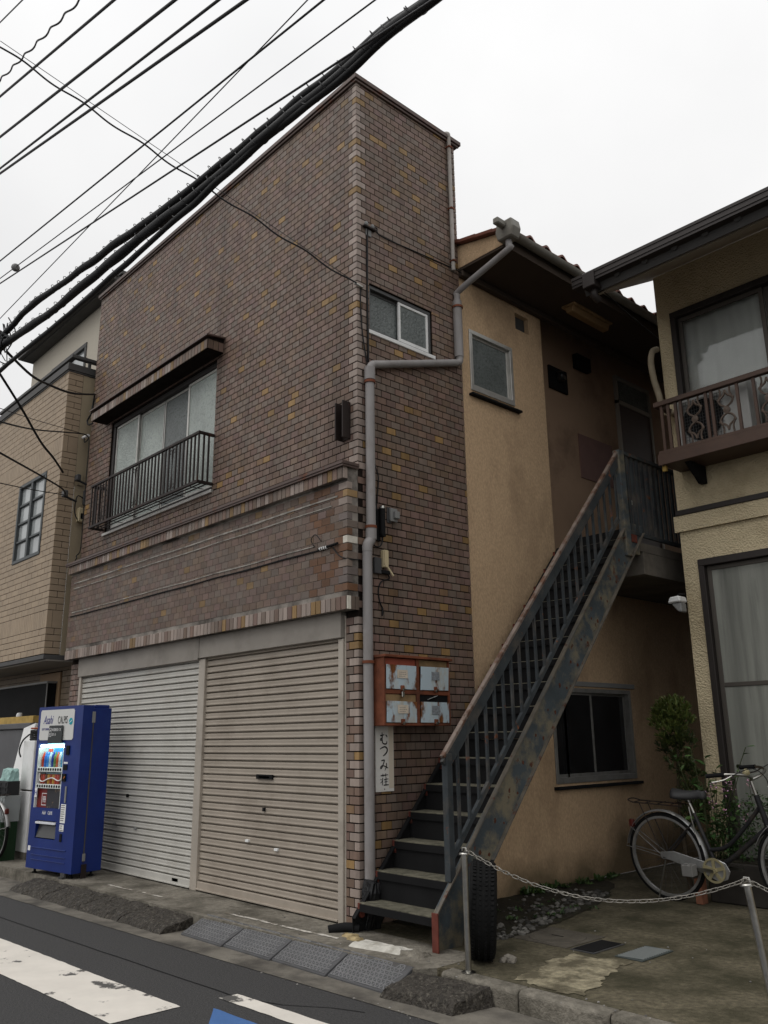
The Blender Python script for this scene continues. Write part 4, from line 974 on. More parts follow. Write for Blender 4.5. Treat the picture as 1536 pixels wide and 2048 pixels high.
for i in range(2):
    for j in range(2):
        ya, yb = (Y0 + .024, ym - .022) if i == 0 else (ym + .022, Y1 - .024)
        za, zb = (Z0 + .024, zm - .024) if j == 0 else (zm + .019, Z1 - .004)
        top = .055
        MB().box(X1 - .02, X1 - .012, ya, yb, zb - top, zb).build('letter_flap', m_prim if (i, j) == (0, 1) else m_black if (i, j) == (1, 0) else m_tanp, mbx)
        tl = .010 if (i, j) == (1, 1) else .004
        dr = MB().obox((X1 - .002 + tl, (ya + yb) / 2, (za + zb - top) / 2), (.004, 0, 0), (0, (yb - ya) / 2 - .002, random.uniform(-.002, .002)), (tl * .5, 0, (zb - top - za) / 2)).build('mailbox_door', m_bluedoor, mbx, bevel=.002)
        yc, zc = (ya + yb) / 2, za + (zb - top - za) * .62
        if (i, j) in ((0, 1), (0, 0)): MB().box(X1 + .006 + tl, X1 + .0075 + tl, yc - .055, yc + .065, zc - .032, zc + .036).build('name_label', m_paper, dr)
        else: MB().box(X1 + .006 + tl, X1 + .0075 + tl, yc - .045, yc + .05, zc - .036, zc + .034).build('name_label', m_paperg, dr)
        sc_ = MB()
        for q in range(3):
            yy = yc - .035
            while yy < yc + .035:
                l = random.uniform(.006, .018); sc_.box(X1 + .0076 + tl, X1 + .0082 + tl, yy, yy + l, zc - .018 + q * .016, zc - .0145 + q * .016); yy += l + .006
        sc_.build('handwriting', m_scrawl, dr)
        lk = MB().box(X1 + tl, X1 + .022, yc - .018, yc + .018, za - .012, za + .03).build('hasp', m_rust, dr, bevel=.003)
        MB().lathe([(0, 0), (.013, 0), (.013, .012), (0, .014)], (X1 + .02, yc, za - .004), (1, 0, 0), 12).build('padlock', m_steel, lk, smooth=True)
        if (i, j) == (0, 1): MB().box(X1 + .012, X1 + .026, yc - .016, yc + .012, za - .065, za - .02).build('padlock', m_steel, lk, bevel=.004)
MB().obox((X1 + .005, .66, zm - .042), (.012, 0, .004), (0, .05, .014), (0, .0006, .0015)).build('letter', m_white, mbx)

sg = thing('name_board', (.03, .26, .97), 'narrow white nameboard with black brush writing below the mailbox', 'sign')
MB().box(.010, .024, .158, .358, .975, 1.50).build('board', m_sign, sg, bevel=.002)
MB().box(.0245, .026, .300, .352, 1.00, 1.49).build('board_strip', M('yellowed_strip', (.60, .53, .43), .6), sg)
def brush(strokes, org, size, name):
    mb = MB()
    for stroke in strokes:
        pts = smooth_path([(p[0], p[1], 0) for p in stroke], 5); ws = [p[2] for p in stroke]
        n = len(pts); L_ = []; R_ = []
        for i, p in enumerate(pts):
            d = pts[min(i + 1, n - 1)] - pts[max(i - 1, 0)]
            d.normalize(); nn = Vector((-d.y, d.x, 0)); u_ = i / (n - 1) * (len(ws) - 1); k = min(int(u_), len(ws) - 2); w_ = lerp(ws[k], ws[k + 1], u_ - k) * .5
            L_.append(p + nn * w_); R_.append(p - nn * w_)
        q = L_ + R_; vs = [(.0262, org[0] + v.x * size, org[1] + v.y * size) for v in q]; vs2 = [(.0270, v[1], v[2]) for v in vs]
        fs = [(i, i + 1, n + i + 1, n + i) for i in range(n - 1)]
        mb.add(vs2, fs); 
    mb.build(name, m_ink, sg)
W = .11
brush([[(.05, .72, W), (.3, .76, W), (.55, .80, .06)], [(.28, 1.0, .06), (.30, .7, W), (.27, .42, W), (.12, .34, W), (.10, .46, .07), (.22, .50, .08), (.30, .36, W), (.34, .12, W), (.60, .02, W), (.80, .08, W), (.84, .26, .05)], [(.70, .80, W), (.84, .66, W), (.88, .58, .04)]], (.20, 1.345), .095, 'brush_character')
brush([[(.02, .66, .08), (.30, .78, W), (.62, .84, .13), (.86, .66, .15), (.80, .38, .13), (.52, .16, W), (.34, .08, .04)]], (.20, 1.245), .095, 'brush_character')
brush([[(.16, .86, .08), (.42, .90, W), (.52, .86, .1), (.36, .52, W), (.14, .22, .1), (.06, .30, .08), (.20, .44, .08), (.50, .42, .08), (.84, .28, .09), (.96, .24, .04)], [(.76, .66, .09), (.74, .36, .1), (.56, .04, .05)]], (.20, 1.135), .095, 'brush_character')
brush([[(.08, .84, .08), (.50, .87, .08), (.92, .90, .05)], [(.32, 1.0, .08), (.34, .74, .06)], [(.66, 1.02, .08), (.64, .76, .06)], [(.30, .66, .09), (.28, .40, .09), (.26, .06, .07)], [(.06, .58, .08), (.16, .48, .06)], [(.04, .24, .05), (.26, .40, .08)], [(.46, .50, .08), (.70, .54, .08), (.96, .56, .05)], [(.68, .72, .08), (.68, .36, .08), (.66, .10, .09)], [(.50, .32, .07), (.88, .34, .05)], [(.40, .06, .1), (.70, .08, .1), (1.0, .08, .06)]], (.20, 1.02), .095, 'brush_character')
brush([[(0, 0, .6), (.25, 0, .5), (.4, 0, .2)]], (.245, .995), .02, 'ink_dot')

def fixture(name, label, cat, parts):
    t = thing(name, parts[0][1], label, cat)
    for nm, org, fn, mat in parts: fn(MB()).build(nm, mat, t, bevel=.003)
    return t
fixture('doorphone', 'black cylindrical fitting with looped cables beside the downpipe', 'junction box', [
    ('back_plate', (.02, .18, 3.06), lambda m: m.box(.010, .03, .165, .235, 3.05, 3.34), m_black),
    ('housing', (0, 0, 0), lambda m: m.tube([(.055, .235, 3.10), (.055, .235, 3.335)], .026, 12), m_black),
    ('cap', (0, 0, 0), lambda m: m.lathe([(0, .035), (.02, .03), (.031, .012), (.031, 0), (0, 0)], (.055, .235, 3.335), (0, 0, 1), 12), m_steel),
    ('clip', (0, 0, 0), lambda m: m.box(.03, .08, .215, .255, 3.085, 3.10), m_black)])
fixture('switch_box', 'small grey box on a dark plate high on the tiled side wall', 'box', [
    ('plate', (.01, .36, 3.25), lambda m: m.box(.010, .022, .325, .375, 3.235, 3.38), m_dkgrey),
    ('cover', (0, 0, 0), lambda m: m.box(.022, .045, .345, .43, 3.25, 3.37), m_grey), ('lug', (0, 0, 0), lambda m: m.box(.045, .075, .375, .43, 3.275, 3.34), m_grey)])
fixture('cable_terminal', 'cream plastic terminal cover above tangled black cable on the tiled wall', 'cable box', [
    ('plate', (.01, .2, 2.8), lambda m: m.box(.010, .04, .155, .235, 2.76, 2.90), m_dkgrey),
    ('cover', (0, 0, 0), lambda m: m.prism([(.245, 2.82), (.245, 2.965), (.255, 2.975), (.30, 2.975), (.305, 2.965), (.305, 2.84), (.295, 2.82)], 0, .012, .055), m_cream),
    ('cover_rib', (0, 0, 0), lambda m: m.box(.055, .07, .25, .263, 2.825, 2.97), m_cream),
    ('tail', (0, 0, 0), lambda m: m.tube([(.04, .30, 2.83), (.05, .36, 2.755)], .011, 8), m_cream),
    ('clamp', (0, 0, 0), lambda m: m.box(.012, .05, .23, .33, 2.765, 2.795), m_black)])
fixture('cable_bracket', 'rusty wall bracket carrying cable ends above the side window', 'bracket', [
    ('bar', (.02, .12, 6.1), lambda m: m.box(.010, .05, .06, .21, 6.10, 6.118), m_iron), ('plate', (0, 0, 0), lambda m: m.box(.010, .022, .10, .17, 6.03, 6.10), m_grey),
    ('insulator', (0, 0, 0), lambda m: m.lathe([(0, 0), (.018, 0), (.022, .02), (.014, .04), (0, .045)], (.035, .09, 6.118), (0, 0, 1), 10), m_grey),
    ('insulator', (0, 0, 0), lambda m: m.lathe([(0, 0), (.018, 0), (.022, .02), (.014, .04), (0, .045)], (.035, .17, 6.118), (0, 0, 1), 10), m_grey)])
fl = thing('fluorescent_light', (.36, 3.2, 6.1), 'yellowed fluorescent tube light on the dark eaves soffit above the stairs', 'ceiling light')
MB().box(.27, .45, 2.88, 3.66, 6.145, 6.170).build('tray', bpy.data.materials['tan_panel'], fl, bevel=.004)
MB().prism([(.30, 6.145), (.42, 6.145), (.40, 6.075), (.32, 6.075)], 1, 2.90, 3.64).build('diffuser', M('yellowed_diffuser', (.24, .15, .07), .5), fl, bevel=.006, fix=True)
mt = thing('electric_meter', (-.28, 3.5, 5.5), 'dark electricity meter on the corridor wall left of the upstairs door', 'meter')
MB().box(RXW + .001, RXW + .03, 3.33, 3.70, 5.48, 5.78).build('board', m_black, mt, bevel=.004)
MB().lathe([(0, .09), (.05, .085), (.07, .05), (.075, 0)], (RXW + .03, 3.52, 5.66), (1, 0, 0), 16).build('glass_dome', m_darkglass, mt, smooth=True)
vb = thing('vent_cover', (-.28, 4.0, 6.0), 'dark square vent cover high on the corridor wall', 'vent')
MB().box(RXW + .001, RXW + .08, 3.88, 4.18, 5.90, 6.09).build('cover', m_black, vb, bevel=.006)
sp = thing('security_light', (1.15, 3.25, 2.6), 'white hooded security light on the corner of the stucco house', 'lamp')
MB().prism([(1.075, 2.655), (1.10, 2.715), (1.205, 2.72), (1.215, 2.66)], 1, 3.14, 3.29).build('hood', m_white, sp, bevel=.012, fix=True)
MB().prism([(1.10, 2.654), (1.21, 2.654), (1.21, 2.56), (1.17, 2.565)], 1, 3.16, 3.27).build('lamp_body', m_grey, sp, bevel=.01, fix=True)
MB().tube(smooth_path([(1.15, 3.2, 2.72), (1.16, 3.24, 2.75), (1.20, 3.28, 2.745)], 4), .006, 6).build('cable', m_cable, sp)

# ------------------------------------------------------------------ vending machine
vx, vd = Vector((.990, .139, 0)), Vector((-.139, .990, 0))
VW, VD, VH = .93, .36, 1.79
VO = Vector((-3.94, -.59, 0)) - vx * VW
VM = Matrix(((vx.x, vd.x, 0, VO.x), (vx.y, vd.y, 0, VO.y), (0, 0, 1, 0), (0, 0, 0, 1)))
vm = thing('vending_machine', VO + vx * VW / 2, 'blue drinks vending machine standing in front of the cream shutter', 'vending machine')
def V(mb, name, mat, parent=None, **k): return mb.xf(VM).build(name, mat, parent or vm, **k)
m_lampw = M('display_tube', (.9, .95, .9), .4, emit=(.75, 1.0, .88), estr=8.0)
m_disp = M('display_backing', (.42, .66, .78), .5)
m_dispw = M('display_liner', (.62, .66, .64), .5)
fr = MB()
DX0, DX1, DZ0, DZ1 = .055, .60, .69, 1.385       # display window opening
panel(fr, 1, 0, (0, VW, .055, VH), [(DX0, DX1, DZ0, DZ1), (.14, .56, .37, .56)], .11, 1)
fr.add([(0, 0, .055), (0, .13, .055), (0, .13, VH), (0, 0, VH)], [(0, 1, 2, 3)]); fr.add([(VW, 0, .055), (VW, .13, .055), (VW, .13, VH), (VW, 0, VH)], [(0, 1, 2, 3)])
fr.add([(0, 0, VH), (VW, 0, VH), (VW, .13, VH), (0, .13, VH)], [(0, 1, 2, 3)]); fr.add([(0, 0, .055), (VW, 0, .055), (VW, .13, .055), (0, .13, .055)], [(0, 1, 2, 3)])
door = V(fr, 'door', m_blue)
V(MB().box(.004, VW - .004, .137, VD, .055, VH - .03).box(.02, VW - .02, .16, VD - .02, VH - .03, VH + .005), 'cabinet', m_blue, bevel=.006)
V(MB().box(.01, VW - .01, .128, .139, .06, VH - .04), 'door_gasket', m_black)
V(MB().box(VW, VW + .012, .115, .150, .17, .245).box(VW, VW + .012, .112, .150, 1.60, 1.72), 'hinge', m_grey, bevel=.003)
V(MB().box(VW, VW + .004, .126, .140, .16, 1.70), 'hinge_strip', m_dkgrey)
for a in (.10, VW - .10):
    for d in (.06, VD - .06): V(MB().lathe([(0, 0), (.03, 0), (.03, .012), (.014, .018), (.014, .055)], (a, d, .0), (0, 0, 1), 10), 'foot', m_black, smooth=True)
V(MB().box(VW - .2, VW - .12, -.004, .02, .02, .055).box(VW - .2, VW - .12, -.03, .02, .004, .02), 'floor_bracket', m_dkgrey)
V(MB().box(VW + .002, VW + .014, .11, .17, .0, .14), 'floor_bracket', m_iron)
# top advertising panel
tp = V(MB().prism([(.055, 1.44), (.075, 1.42), (.745, 1.42), (.765, 1.44), (.765, 1.735), (.745, 1.755), (.075, 1.755), (.055, 1.735)], 1, -.006, -.0005), 'top_panel', M('white_panel', (.60, .60, .58), .35), fix=True)
def VP(a, d, z): return VM @ Vector((a, d, z))
UP = (0, 0, 1)
m_navy = M('navy_print', (.015, .02, .20), .5); m_blk = M('black_print', (.01, .01, .012), .5); m_teal = M('teal_print', (.0, .30, .38), .5); m_wht = M('white_print', (.75, .75, .75), .5)
text_mesh('Asahi', .135, m_navy, tp, 'lettering', VP(.225, -.0075, 1.60), vx, UP, shear=.35, sx=.66)
text_mesh('CALPIS', .115, m_blk, tp, 'lettering', VP(.535, -.0075, 1.60), vx, UP, sx=.58)
text_mesh('SOFT DRINKS', .035, m_navy, tp, 'lettering', VP(.19, -.0075, 1.53), vx, UP, sx=.8)
V(MB().lathe([(0, .002), (.038, .002), (.038, 0)], (.705, -.0062, 1.62), (0, -1, 0), 20), 'roundel', m_teal, tp)
V(MB().obox((.705, -.0088, 1.62), (.026, 0, .014), (0, .0005, 0), (-.0016, 0, .003)), 'roundel_wave', m_wht, tp)
nb_ = V(MB().obox((.43, -.022, 1.485), (.145, 0, 0), (0, .004, 0), (0, .004, .095)).box(.30, .56, -.016, -.001, 1.40, 1.47), 'notice_plate', M('black_notice', (.018, .022, .022), .3), tp, bevel=.003)
V(MB().box(.31, .47, -.024, -.017, 1.405, 1.428), 'notice_strip', M('dark_teal_strip', (.02, .09, .10), .4), nb_)
text_mesh('年間運賃パス', .036, m_wht, nb_, 'lettering', VP(.455, -.0285, 1.520), vx, UP, sx=.9)
text_mesh('当たる', .034, m_wht, nb_, 'lettering', VP(.405, -.0285, 1.470), vx, UP, sx=.95)
fm_ = MB()
for q in ((.298, .350, 1.458, 1.462), (.298, .350, 1.548, 1.552), (.298, .302, 1.462, 1.548), (.346, .350, 1.462, 1.548)): fm_.box(q[0], q[1], -.0285, -.0275, q[2], q[3])
V(fm_, 'print_frame', m_wht, nb_)
text_mesh('24', .036, m_wht, nb_, 'lettering', VP(.324, -.0285, 1.512), vx, UP, sx=.8); text_mesh('2K', .034, m_wht, nb_, 'lettering', VP(.324, -.0285, 1.472), vx, UP, sx=.8)
# lit display
V(MB().box(DX0, DX1, .105, .109, DZ0, DZ1), 'display_back', m_disp)
V(MB().box(DX0 + .02, DX1 - .02, .01, .05, DZ1 - .045, DZ1 - .012), 'display_lamp', m_lampw, bevel=.008)
V(MB().box(DX0, DX0 + .012, .001, .104, DZ0, DZ1 - .05), 'display_liner', m_dispw); V(MB().box(DX1 - .012, DX1, .001, .104, DZ0, DZ1 - .05), 'display_liner', m_dispw)
for z_, h_ in ((1.10, .05), (.92, .045)):
    sh = V(MB().box(DX0 + .012, DX1 - .012, .004, .10, z_ - h_ / 2, z_ + h_ / 2), 'shelf', m_dispw, bevel=.003)
    for i in range(10): V(MB().lathe([(0, 0), (.015, 0), (.015, .004), (0, .005)], (DX0 + .045 + i * .0505, .004, z_ + .002), (0, -1, 0), 10), 'button', m_black, sh)
cols_ = [(.5, .05, .02), (.03, .16, .55), (.05, .25, .65), (.45, .60, .70), (.02, .05, .30), (.12, .25, .08), (.50, .10, .04), (.65, .68, .66), (.10, .35, .60), (.45, .03, .02)]
m_can = M('drink_can', (.5, .5, .5), .3, src='obj')
me_b = MB().lathe([(0, 0), (.023, 0), (.023, .11), (.016, .135), (.009, .145), (.009, .165), (0, .166)], (0, 0, 0), (0, 0, 1), 10).mesh('drink_bottle'); me_b.materials.append(m_can); me_b.polygons.foreach_set('use_smooth', [True] * len(me_b.polygons))
me_c = MB().lathe([(0, 0), (.020, 0), (.023, .006), (.023, .095), (.018, .105), (0, .105)], (0, 0, 0), (0, 0, 1), 10).mesh('drink_can'); me_c.materials.append(m_can); me_c.polygons.foreach_set('use_smooth', [True] * len(me_c.polygons))
for i in range(10):
    p = VP(DX0 + .045 + i * .0505, .055, 1.126); inst('drink_bottle', me_b, p, vm, color=cols_[i])
    p = VP(DX0 + .045 + i * .0505, .055, .943); inst('drink_can', me_c, p, vm, color=random.choice([(.30, .05, .02), (.45, .25, .05), (.12, .05, .03), (.5, .42, .25), (.40, .06, .04)]))
for (a0, a1, z0_, z1_, c_) in ((.11, .20, 1.285, 1.325, (.55, .08, .05)), (.23, .40, 1.27, 1.335, (.03, .22, .62)), (.42, .52, 1.26, 1.30, (.55, .62, .62))):
    o = V(MB().box(a0, a1, .095, .1045, z0_, z1_), 'display_card', m_can); o.color = (*c_, 1)
V(MB().tube(smooth_path([VM.inverted() @ VP(a, .02, z) for a, z in ((.09, 1.06), (.10, .99), (.17, .97), (.28, 1.0), (.38, 1.01), (.48, .985), (.55, 1.0), (.56, 1.06))], 5), .006, 6), 'white_swirl', m_wht)
ps = V(MB().box(DX0 + .012, .27, .03, .036, DZ0 + .002, .895), 'poster', M('red_poster', (.16, .018, .016), .35))
V(MB().box(.271, DX1 - .012, .03, .036, DZ0 + .002, .895), 'poster', M('dark_poster', (.035, .035, .04), .35, dirt=(.35, .22, .12), dirt_amt=.9, dscale=9, dpos=(.57, .66)))
pf = MB()
for q in ((.17, .268, .715, .722), (.17, .268, .838, .845), (.17, .176, .722, .838)): pf.box(q[0], q[1], .0285, .0298, q[2], q[3])
V(pf, 'print_frame', m_wht, ps)
text_mesh('冊', .075, m_wht, ps, 'lettering', VP(.225, .0285, .752), vx, UP)
hs_ = V(MB().box(DX0 + .005, DX0 + .055, -.003, -.0005, .80, .90), 'sticker', m_wht)
text_mesh('H', .07, m_navy, hs_, 'lettering', VP(DX0 + .03, -.004, .825), vx, UP)
text_mesh('Asahi', .055, m_wht, door, 'lettering', VP(.29, -.001, .625), vx, UP, shear=.35, sx=.6); text_mesh('CALPIS', .05, m_wht, door, 'lettering', VP(.42, -.001, .625), vx, UP, sx=.6)
# coin panel and stickers
for (a0, a1, z0_, z1_, m_, nm, dd) in ((.66, .72, 1.26, 1.36, m_black, 'card_reader', .012), (.62, .70, 1.165, 1.185, m_wht, 'price_strip', .003), (.62, .70, 1.10, 1.155, m_black, 'display_screen', .006), (.62, .69, .98, 1.06, m_black, 'note_slot', .015), (.70, .725, .76, .93, m_grey, 'coin_lever', .01),
                                        (.635, .735, .55, .745, m_white, 'notice_sticker', .002), (.635, .72, .465, .535, m_white, 'notice_sticker', .002), (.66, .70, .36, .44, m_black, 'change_tray', .008), (.02, .07, .235, .285, m_wht, 'label_sticker', .002)):
    o = V(MB().box(a0, a1, -dd, -.0004, z0_, z1_), nm, m_, bevel=.001)
    if nm == 'notice_sticker':
        pr_ = MB()
        for q in range(int((z1_ - z0_) / .022)): pr_.box(a0 + .008, a1 - .01 - random.uniform(0, .03), -.0032, -.0022, z1_ - .018 - q * .022, z1_ - .010 - q * .022)
        V(pr_, 'print_lines', m_scrawl, o)
V(MB().tube([(.665, -.017, 1.01), (.685, -.02, 1.03)], .006, 6), 'orange_lamp', M('orange_lens', (.6, .2, .05), .4))
# dispensing slot and lower grille
V(MB().box(.14, .56, .10, .108, .37, .56), 'slot_back', m_black)
V(MB().prism([(-.012, .525), (.05, .545), (.05, .552), (-.012, .545)], 0, .145, .555), 'slot_flap', M('white_flap', (.66, .67, .70), .4), fix=True)
V(MB().obox((.35, .03, .45), (.205, 0, 0), (0, .003, .0), (0, .02, .07)), 'slot_door', M('smoked_flap', (.06, .06, .06), .25))
V(MB().box(.10, .80, -.010, -.0005, .27, .28).box(.10, .80, -.010, -.0005, .20, .205).box(.10, .80, -.010, -.0005, .15, .155), 'lower_ribs', m_blue, bevel=.002)

# ------------------------------------------------------------------ kerb ramps, covers, rubble
def lump(name, label, cat, corners_top, corners_bot, mat, amp=.02, nx=16, ny=7, group=None, fr=9):
    """a rough block between a top and a bottom quad (x,y,z), worn by noise"""
    bm = bmesh.new()
    def P(u, v, w):
        t = [Vector(c) for c in corners_top]; b_ = [Vector(c) for c in corners_bot]
        top = t[0].lerp(t[1], u).lerp(t[3].lerp(t[2], u), v); bot = b_[0].lerp(b_[1], u).lerp(b_[3].lerp(b_[2], u), v)
        p = bot.lerp(top, w); e = min(u, 1 - u, v, 1 - v)
        n_ = noise.noise_vector(p * fr) * amp + noise.noise_vector(p * fr * 3.1) * amp * .5 + noise.noise_vector(p * fr * 7.3) * amp * .42
        if w == 0: n_.z = 0
        p += n_
        if w == 1 and e < .08: p.z -= .012 * (1 - e / .08)
        return p
    nz_ = 4; grid = {}
    def vert(i, j, k):
        key = (i, j, k)
        if key not in grid: grid[key] = bm.verts.new(P(i / nx, j / ny, k / nz_))
        return grid[key]
    for i in range(nx):
        for j in range(ny): bm.faces.new([vert(i, j, nz_), vert(i + 1, j, nz_), vert(i + 1, j + 1, nz_), vert(i, j + 1, nz_)])
    for k in range(nz_):
        for i in range(nx):
            for j in (0, ny): bm.faces.new([vert(i, j, k), vert(i + 1, j, k), vert(i + 1, j, k + 1), vert(i, j, k + 1)])
        for j in range(ny):
            for i in (0, nx): bm.faces.new([vert(i, j, k), vert(i, j + 1, k), vert(i, j + 1, k + 1), vert(i, j, k + 1)])
    bmesh.ops.recalc_face_normals(bm, faces=bm.faces)
    me = bpy.data.meshes.new(name); bm.to_mesh(me); bm.free(); me.materials.append(mat)
    o = bpy.data.objects.new(name, me); COL.objects.link(o)
    return tag(o, label, cat, group)
xs = [-4.55, -3.72, -2.92, -2.15, -1.42]
lab = ['crumbling dark concrete kerb ramp farthest left, in front of the vending machine', 'rough dark kerb ramp block second from the vending machine', 'rough dark kerb ramp block before the cream shutter', 'broken dark kerb ramp end beside the grey plates']
for i in range(4):
    a, b = xs[i] + .008, xs[i + 1] - .008
    def yy_(x, y0): return y0 + .032 * (x + 1.4)
    lump('kerb_ramp', lab[i], 'kerb ramp', [(a, yy_(a, -.845), -.055), (b, yy_(b, -.845), -.055), (b, yy_(b, -.58), -.015), (a, yy_(a, -.58), -.015)], [(a, yy_(a, -.90), RZ), (b, yy_(b, -.90), RZ), (b, yy_(b, -.56), RZ), (a, yy_(a, -.56), RZ)], m_lump, nx=44, ny=16, amp=.014, group='rough kerb ramps')
lump('kerb_ramp', 'rough dark asphalt kerb ramp at the foot of the chain post', 'kerb ramp', [(1.13, -.765, -.045), (1.66, -.725, -.045), (1.68, -.47, -.004), (1.14, -.535, -.004)], [(1.10, -.80, RZ), (1.66, -.755, RZ), (1.72, -.455, RZ), (1.12, -.50, RZ)], m_lump, nx=34, ny=16, amp=.010, group='rough kerb ramps')
m_rib = M('worn_rib', (.175, .175, .178), .6, noise_amt=.15)
pl_lab = ['grey ribbed kerb plate nearest the rough dark ramp', 'second grey ribbed kerb plate, below the taupe shutter', 'third grey ribbed kerb plate, below the corner pier', 'grey ribbed kerb plate nearest the stairs']
for i in range(4):
    xa = -1.30 + i * .606
    p_ = thing('kerb_plate', (xa + .3, -.63, RZ), pl_lab[i], 'kerb plate', 'grey kerb plates')
    o_ = .027 * (i * .606)
    MB().prism([(-.785 + o_, RZ), (-.785 + o_, RZ + .016), (-.545 + o_ * .3, .004), (-.53 + o_ * .3, .004), (-.53 + o_ * .3, RZ)], 0, xa, xa + .598).build('plate', m_plate, p_, bevel=.004, fix=True)
    # raised ribs, as a web of small bars on the sloping face
    s_ = MB(); A = Vector((xa, -.785 + o_, RZ + .0165)); B = Vector((xa, -.545 + o_ * .3, .0045)); ex = Vector((.598, 0, 0)); ey = B - A; nn = ex.cross(ey).normalized()
    NX, NY = 14, 6
    def gp(i, j): return ((i + .5 * (j % 2) + .35) / (NX + 1) + random.Random(i * 31 + j * 7).uniform(-.008, .008), (j + .35) / (NY + .4) + random.Random(i * 17 + j * 5).uniform(-.02, .02))
    for i_ in range(NX):
        for j_ in range(NY + 1):
            for (di, dj) in ((1, 0), (j_ % 2, 1), (j_ % 2 - 1, 1)):
                q0, q1 = gp(i_, j_), gp(i_ + di, j_ + dj)
                if max(q0[0], q1[0]) > .985 or min(q0[0], q1[0]) < .015 or max(q0[1], q1[1]) > 1.0: continue
                s_.bar(A + ex * q0[0] + ey * q0[1], A + ex * q1[0] + ey * q1[1], .0055, .004, up=nn)
    s_.build('ribs', m_rib, p_, kind='stuff')
    MB().box(xa + .012, xa + .586, -.778 + o_, -.772 + o_, RZ + .012, RZ + .024).build('edge_bead', m_plate, p_)
tag(lump('concrete_fragment', 'white broken slab of mortar at the foot of the stairs', 'slab', [(.40, -.40, .03), (.80, -.33, .03), (.80, -.24, .03), (.40, -.29, .03)], [(.38, -.44, 0), (.82, -.36, 0), (.82, -.22, 0), (.38, -.26, 0)], M('white_mortar', (.50, .48, .43), .9, noise_amt=.12, nscale=14, dirt=(.2, .18, .14), dirt_amt=.6, dscale=9), amp=.012, nx=12, ny=5), group=None)
lump('concrete_fragment', 'grey-brown broken lump right of the white mortar slab', 'rubble', [(.83, -.33, .035), (.95, -.33, .03), (.96, -.24, .03), (.84, -.23, .035)], [(.82, -.37, 0), (.99, -.36, 0), (1.0, -.22, 0), (.82, -.21, 0)], m_conc, amp=.02, nx=6, ny=5)
for i, (x, y, lbl) in enumerate(((.12, -.22, 'yellowish broken tile chip left of the white mortar slab'), (.22, -.26, 'larger yellowish tile chip nearest the white mortar slab'))):
    lump('tile_chip', lbl, 'rubble', [(x, y - .05, .02), (x + .09, y - .04, .025), (x + .10, y + .01, .02), (x, y, .02)], [(x, y - .06, 0), (x + .1, y - .05, 0), (x + .11, y + .02, 0), (x, y + .01, 0)], M('yellow_chip%d' % i, (.36, .28, .15), .8, noise_amt=.25, nscale=30), amp=.01, nx=5, ny=4)
tag(MB().tube(smooth_path([(.10, -.09, .02), (.02, -.16, .03), (-.06, -.26, .012)], 4), .035, 10).build('drain_pipe_end', m_black, None, smooth=True), 'short black drain pipe end by the corner pier base', 'pipe')
tag(lump('wrapped_pipe', 'black plastic-wrapped pipe stub at the bottom of the grey downpipe', 'pipe', [(.03, .01, .36), (.14, .01, .33), (.14, .12, .33), (.03, .12, .36)], [(.02, -.03, 0), (.13, -.03, 0), (.14, .10, 0), (.02, .10, 0)], M('black_plastic_wrap', (.012, .012, .013), .25, noise_amt=.2, bump=.6, bscale=30), amp=.02, nx=7, ny=6, fr=14))
cv = thing('manhole_cover', (1.25, .78, 0), 'round manhole cover in a square frame near the gravel bed', 'manhole cover')
MB().box(1.02, 1.50, .55, 1.02, -.001, .003).build('frame', M('old_cover_concrete', (.085, .075, .06), .85, noise_amt=.25, nscale=8, bump=.6, bscale=80), cv)
MB().lathe([(0, .010), (.165, .010), (.17, .008), (.175, .0075), (.18, .010), (.20, .010), (.205, .003)], (1.26, .78, .0), (0, 0, 1), 32).build('lid', bpy.data.materials['old_cover_concrete'], cv)
MB().box(1.21, 1.31, .775, .785, .0105, .013).build('lid_slot', m_black, cv)
cv = thing('drain_cover', (1.62, .74, 0), 'black rectangular drain cover beside the round manhole', 'drain cover')
MB().box(1.53, 1.72, .55, .92, -.001, .004).build('frame', m_dkgrey, cv); MB().box(1.545, 1.705, .565, .905, .004, .008).build('lid', m_black, cv, bevel=.002)
cv = thing('meter_box_cover', (1.95, .78, 0), 'grey-green meter box cover with diagonal ribs', 'meter cover')
m_mc = M('greygreen_cover', (.055, .065, .062), .6, noise_amt=.15)
MB().box(1.85, 2.055, .59, .975, -.001, .006).build('frame', m_mc, cv, bevel=.002)
rb = MB()
for i in range(12): rb.bar((1.865, .61 + i * .029, .008), (2.04, .635 + i * .029, .008), .007, .006)
rb.build('ribs', M('pale_ribs', (.22, .235, .23), .5), cv)

# ------------------------------------------------------------------ chain barrier
def post(name, base, top, label):
    t = thing('chain_post', base, label, 'post', 'chain posts'); b_, p_ = Vector(base), Vector(top)
    MB().tube([b_, p_], .019, 16).build('tube', m_steel, t, smooth=True)
    MB().lathe([(0, .012), (.03, .012), (.036, .006), (.036, 0), (0, 0)], p_, p_ - b_, 18).build('cap', m_steel, t, smooth=True)
    MB().tube([p_ + Vector((-.018, 0, .02)), p_ + Vector((-.012, 0, .04)), p_ + Vector((.012, 0, .04)), p_ + Vector((.018, 0, .02))], .005, 8).build('eyelet', m_steel, t, smooth=True)
    MB().lathe([(0, .008), (.035, .008), (.045, .003), (.045, 0)], b_, (0, 0, 1), 20).build('base_flange', m_steel, t, smooth=True)
post('chain_post', (1.43, -.36, 0), (1.43, -.36, .675), 'steel chain post in front of the leaning tyre')
post('chain_post', (3.205, -.10, -.0), (3.14, -.12, .645), 'steel chain post by the bicycle front wheel, at the right edge')
